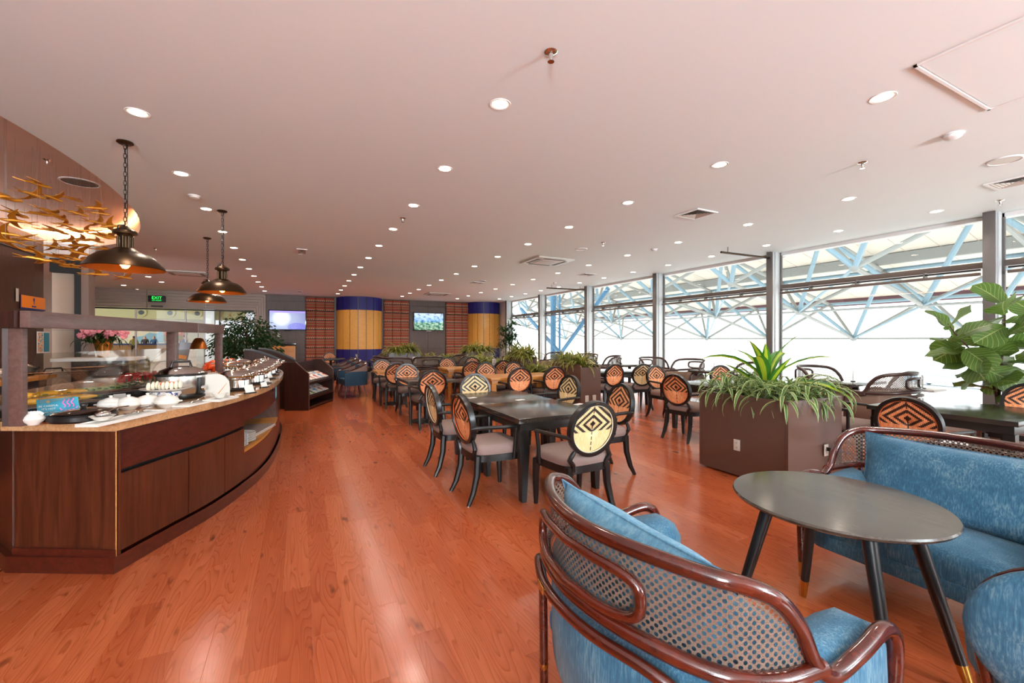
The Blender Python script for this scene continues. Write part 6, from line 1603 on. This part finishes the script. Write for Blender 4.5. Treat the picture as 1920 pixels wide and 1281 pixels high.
# roll-top domes with fruit
def dome(x, y, rz, lb, fill):
    t = T('food_display', lb, 'food display', x, y, Z, rz, 'roll top fruit displays'); w, d = .26, .18
    MB().box(-w, w, -d, d, 0, .05, .006).build('tray_base', 'plastic_black', t); MB().box(-w+.02, w-.02, -d+.02, d-.02, .0505, .058, .002).build('tray', 'planter_grey', t)
    n = 14; mb = MB(); mb.grid(lambda i, j: (-w+2*w*j, -d*math.cos(PI*i/n), .06+.22*math.sin(PI*i/n)), n+1, 2); mb.build('dome_sheet', 'acrylic', t)
    for s in (-1, 1): MB().tube([(s*w, -d*math.cos(PI*i/n), .06+.22*math.sin(PI*i/n)) for i in range(n+1)], .005, 6).build('dome_rim', 'acrylic', t)
    MB().tube([(-.05, -.05, .285), (-.04, -.06, .305), (.04, -.06, .305), (.05, -.05, .285)], .006, 6).build('dome_handle', 'plastic_black', t)
    return t
DF = [(-1.62, 4.02, a1+.1, 'clear roll top display with bananas nearest the corner post'), (-1.45, 4.55, a1, 'clear roll top display with green melon slices'), (-1.32, 5.02-.02, a1, 'clear roll top display with red watermelon')]
DF = [(*at(92, 772, ZT)[:2], .75, DF[0][3]), (*at(185, 748, ZT)[:2], .85, DF[1][3]), (*at(262, 733, ZT)[:2], .95, DF[2][3])]
bd = [Vector((q[0], q[1], 0)) for q in DF]; bdir = [Vector((math.cos(q[2]), math.sin(q[2]), 0)) for q in DF]; bnor = [Vector((math.sin(q[2]), -math.cos(q[2]), 0)) for q in DF]
for x, y, rz, lb in DF: dome(x, y, rz, lb, 0)
for k in range(6):
    t = T('banana', '%s banana from the front in the first roll top display' % ORD[k], 'banana', *(bd[0]+bdir[0]*(-.13+.13*(k % 3))+bnor[0]*(.07-.09*(k//3)))[:2], Z+.085+.035*(k//3), .75+.1*k, 'bananas'); a_ = [(.11*math.cos(q*PI/10+.55), .11*math.sin(q*PI/10+.55)-.07, 0) for q in range(8)]
    MB().tube([(-x_*1.0, y_, z_) for x_, y_, z_ in a_], [.007, .016, .02, .021, .021, .02, .014, .006], 7).build('peel', 'banana', t)
    MB().tube([(-a_[-1][0], a_[-1][1], 0), (-a_[-1][0]+.015, a_[-1][1]-.02, 0)], .005, 6).build('stalk', 'banana_tip', t)
for k in range(10):
    t = T('melon_slice', '%s green melon slice in the second roll top display' % ORD[k], 'melon slice', *(bd[1]+bdir[1]*(-.19+.042*k)+bnor[1]*(.05))[:2], Z+.085+.008*(k % 2), .85+.1*k, 'green melon slices'); MB().prism([(.055*math.cos(q*PI/8), .055*math.sin(q*PI/8)) for q in range(9)], -.012, .012).build('flesh', 'melon', t); MB().tube([(.056*math.cos(q*PI/8), .056*math.sin(q*PI/8), 0) for q in range(9)], .008, 5).build('rind', 'rind', t)
for k in range(10):
    t = T('watermelon_slice', '%s red watermelon slice in the third roll top display' % ORD[k], 'watermelon slice', *(bd[2]+bdir[2]*(-.19+.042*k)+bnor[2]*(.05))[:2], Z+.105+.02*(k % 2), .95+.1*k, 'watermelon slices'); mb = MB(); mb.prism([(.075*math.cos(q*PI/8), .065*math.sin(q*PI/8)) for q in range(9)], -.012, .012, 'y'); mb.build('flesh', 'watermelon', t); MB().tube([(.077*math.cos(q*PI/8+PI), 0, .067*math.sin(q*PI/8+PI)+.03) for q in range(9)], .007, 5).build('rind', 'rind', t)

# second buffet along the left wall with dishes, flowers on a stand
sb = thing('side_buffet', 'wooden side buffet with white dishes along the dark left wall', 'counter', (-3.55, 7.2, 0))
MB().box(-.55, .45, -1.4, 1.2, .90, .95, .006).build('top', 'amber_wood', sb); MB().box(-.5, .38, -1.3, 1.1, 0, .90, .006).build('body', 'rack_wood', sb)
for k in range(5):
    t = thing('white_dish', '%s white serving dish from the front on the side buffet' % ORD[k], 'dish', (-3.35, 6.4+.36*k, .9505), 0, 'white dishes on the side buffet')
    MB().lathe([(0, 0), (.06, 0), (.11, .05), (.13, .09), (.12, .09), (.05, .01), (0, .01)], 24).build('bowl', 'porcelain', t); MB().lathe([(.118, .092), (.08, .12), (0, .14)], 22).build('lid', 'porcelain', t)
t = thing('food_label', 'white slanted label on the side buffet beside the dishes', 'card', (-3.2, 6.55, .9505), .9); MB().box(-.06, .06, -.002, .002, 0, .12).xf(Matrix.Rotation(-.3, 4, 'X')).build('card', 'paper', t, smooth=False); MB().box(-.06, .06, -.02, .03, 0, .012).build('foot', 'plastic_black', t, smooth=False)
t = thing('black_kettle', 'black rounded kettle at the far end of the side buffet', 'kettle', (-3.35, 8.22, .9505)); MB().lathe([(0, 0), (.08, 0), (.11, .05), (.09, .12), (.04, .15), (0, .155)], 20).build('body', 'plastic_black', t); MB().tube([(.08, 0, .06), (.15, 0, .12)], [.02, .01], 8).build('spout', 'plastic_black', t)
fs_ = thing('flower_stand', 'white topped pedestal stand carrying the pink flowers', 'stand', (-2.9, 9.3, 0))
MB().box(-.5, .5, -.3, .3, 1.10, 1.15, .006).build('top', 'trim_white', fs_); MB().box(-.3, .3, -.2, .2, .02, 1.10, .005).build('column', 'rack_wood', fs_); MB().box(-.36, .36, -.26, .26, 0, .02).build('base', 'rack_wood', fs_)
fp = thing('flower_pot', 'pink orchid bouquet in a golden pot on the pedestal stand', 'flowers', (-2.86, 9.25, 1.1505))
MB().lathe([(0, 0), (.07, 0), (.12, .24), (.13, .30), (.12, .30), (.1, .26), (0, .26)], 24).build('pot', 'gold_pot', fp)
r = random.Random(3)
pet = MB()
for k in range(5): a_ = k*2*PI/5; pet.ell((.022*math.cos(a_), 0, .022*math.sin(a_)), (.02, .005, .02), 7, 5)
pet.ell((0, -.006, 0), (.008, .008, .008), 6, 4); po = pet.build('blossom', 'petal', fp); pm_ = po.data
for k in range(90):
    o = po if k == 0 else link('blossom', pm_, fp); a_ = r.uniform(0, 2*PI); q = math.sqrt(r.random()); o.location = (.31*q*math.cos(a_), .2*q*math.sin(a_), .37+.08*(1-q*q)+r.uniform(-.06, .06)); o.rotation_euler = (r.uniform(-.7, .7), r.uniform(-.5, .5), r.uniform(-1, 1)); s = r.uniform(.8, 1.2); o.scale = (s, s, s)
foliage(fp, [(r.gauss(0, .11), r.gauss(0, .08), r.uniform(.22, .34)) for _ in range(30)], 9, .26, 'leaf_dark', 'dark', 33)

t = thing('menu_panel', 'small tilted dark menu panel left of the middle canopy post', 'panel', (*at(352, 725, ZT)[:2], ZC0), .4)
MB().tube([(0, 0, 0), (0, 0, -.10)], .005, 6).build('hanger', 'chrome', t); MB().box(-.05, .05, -.006, .006, -.30, -.10, .002).xf(Matrix.Rotation(.18, 4, 'Y')).build('panel', 'planter_grey', t); MB().box(-.035, .035, -.008, -.0062, -.28, -.24).xf(Matrix.Rotation(.18, 4, 'Y')).build('orange_band', 'orange_sign', t, smooth=False)
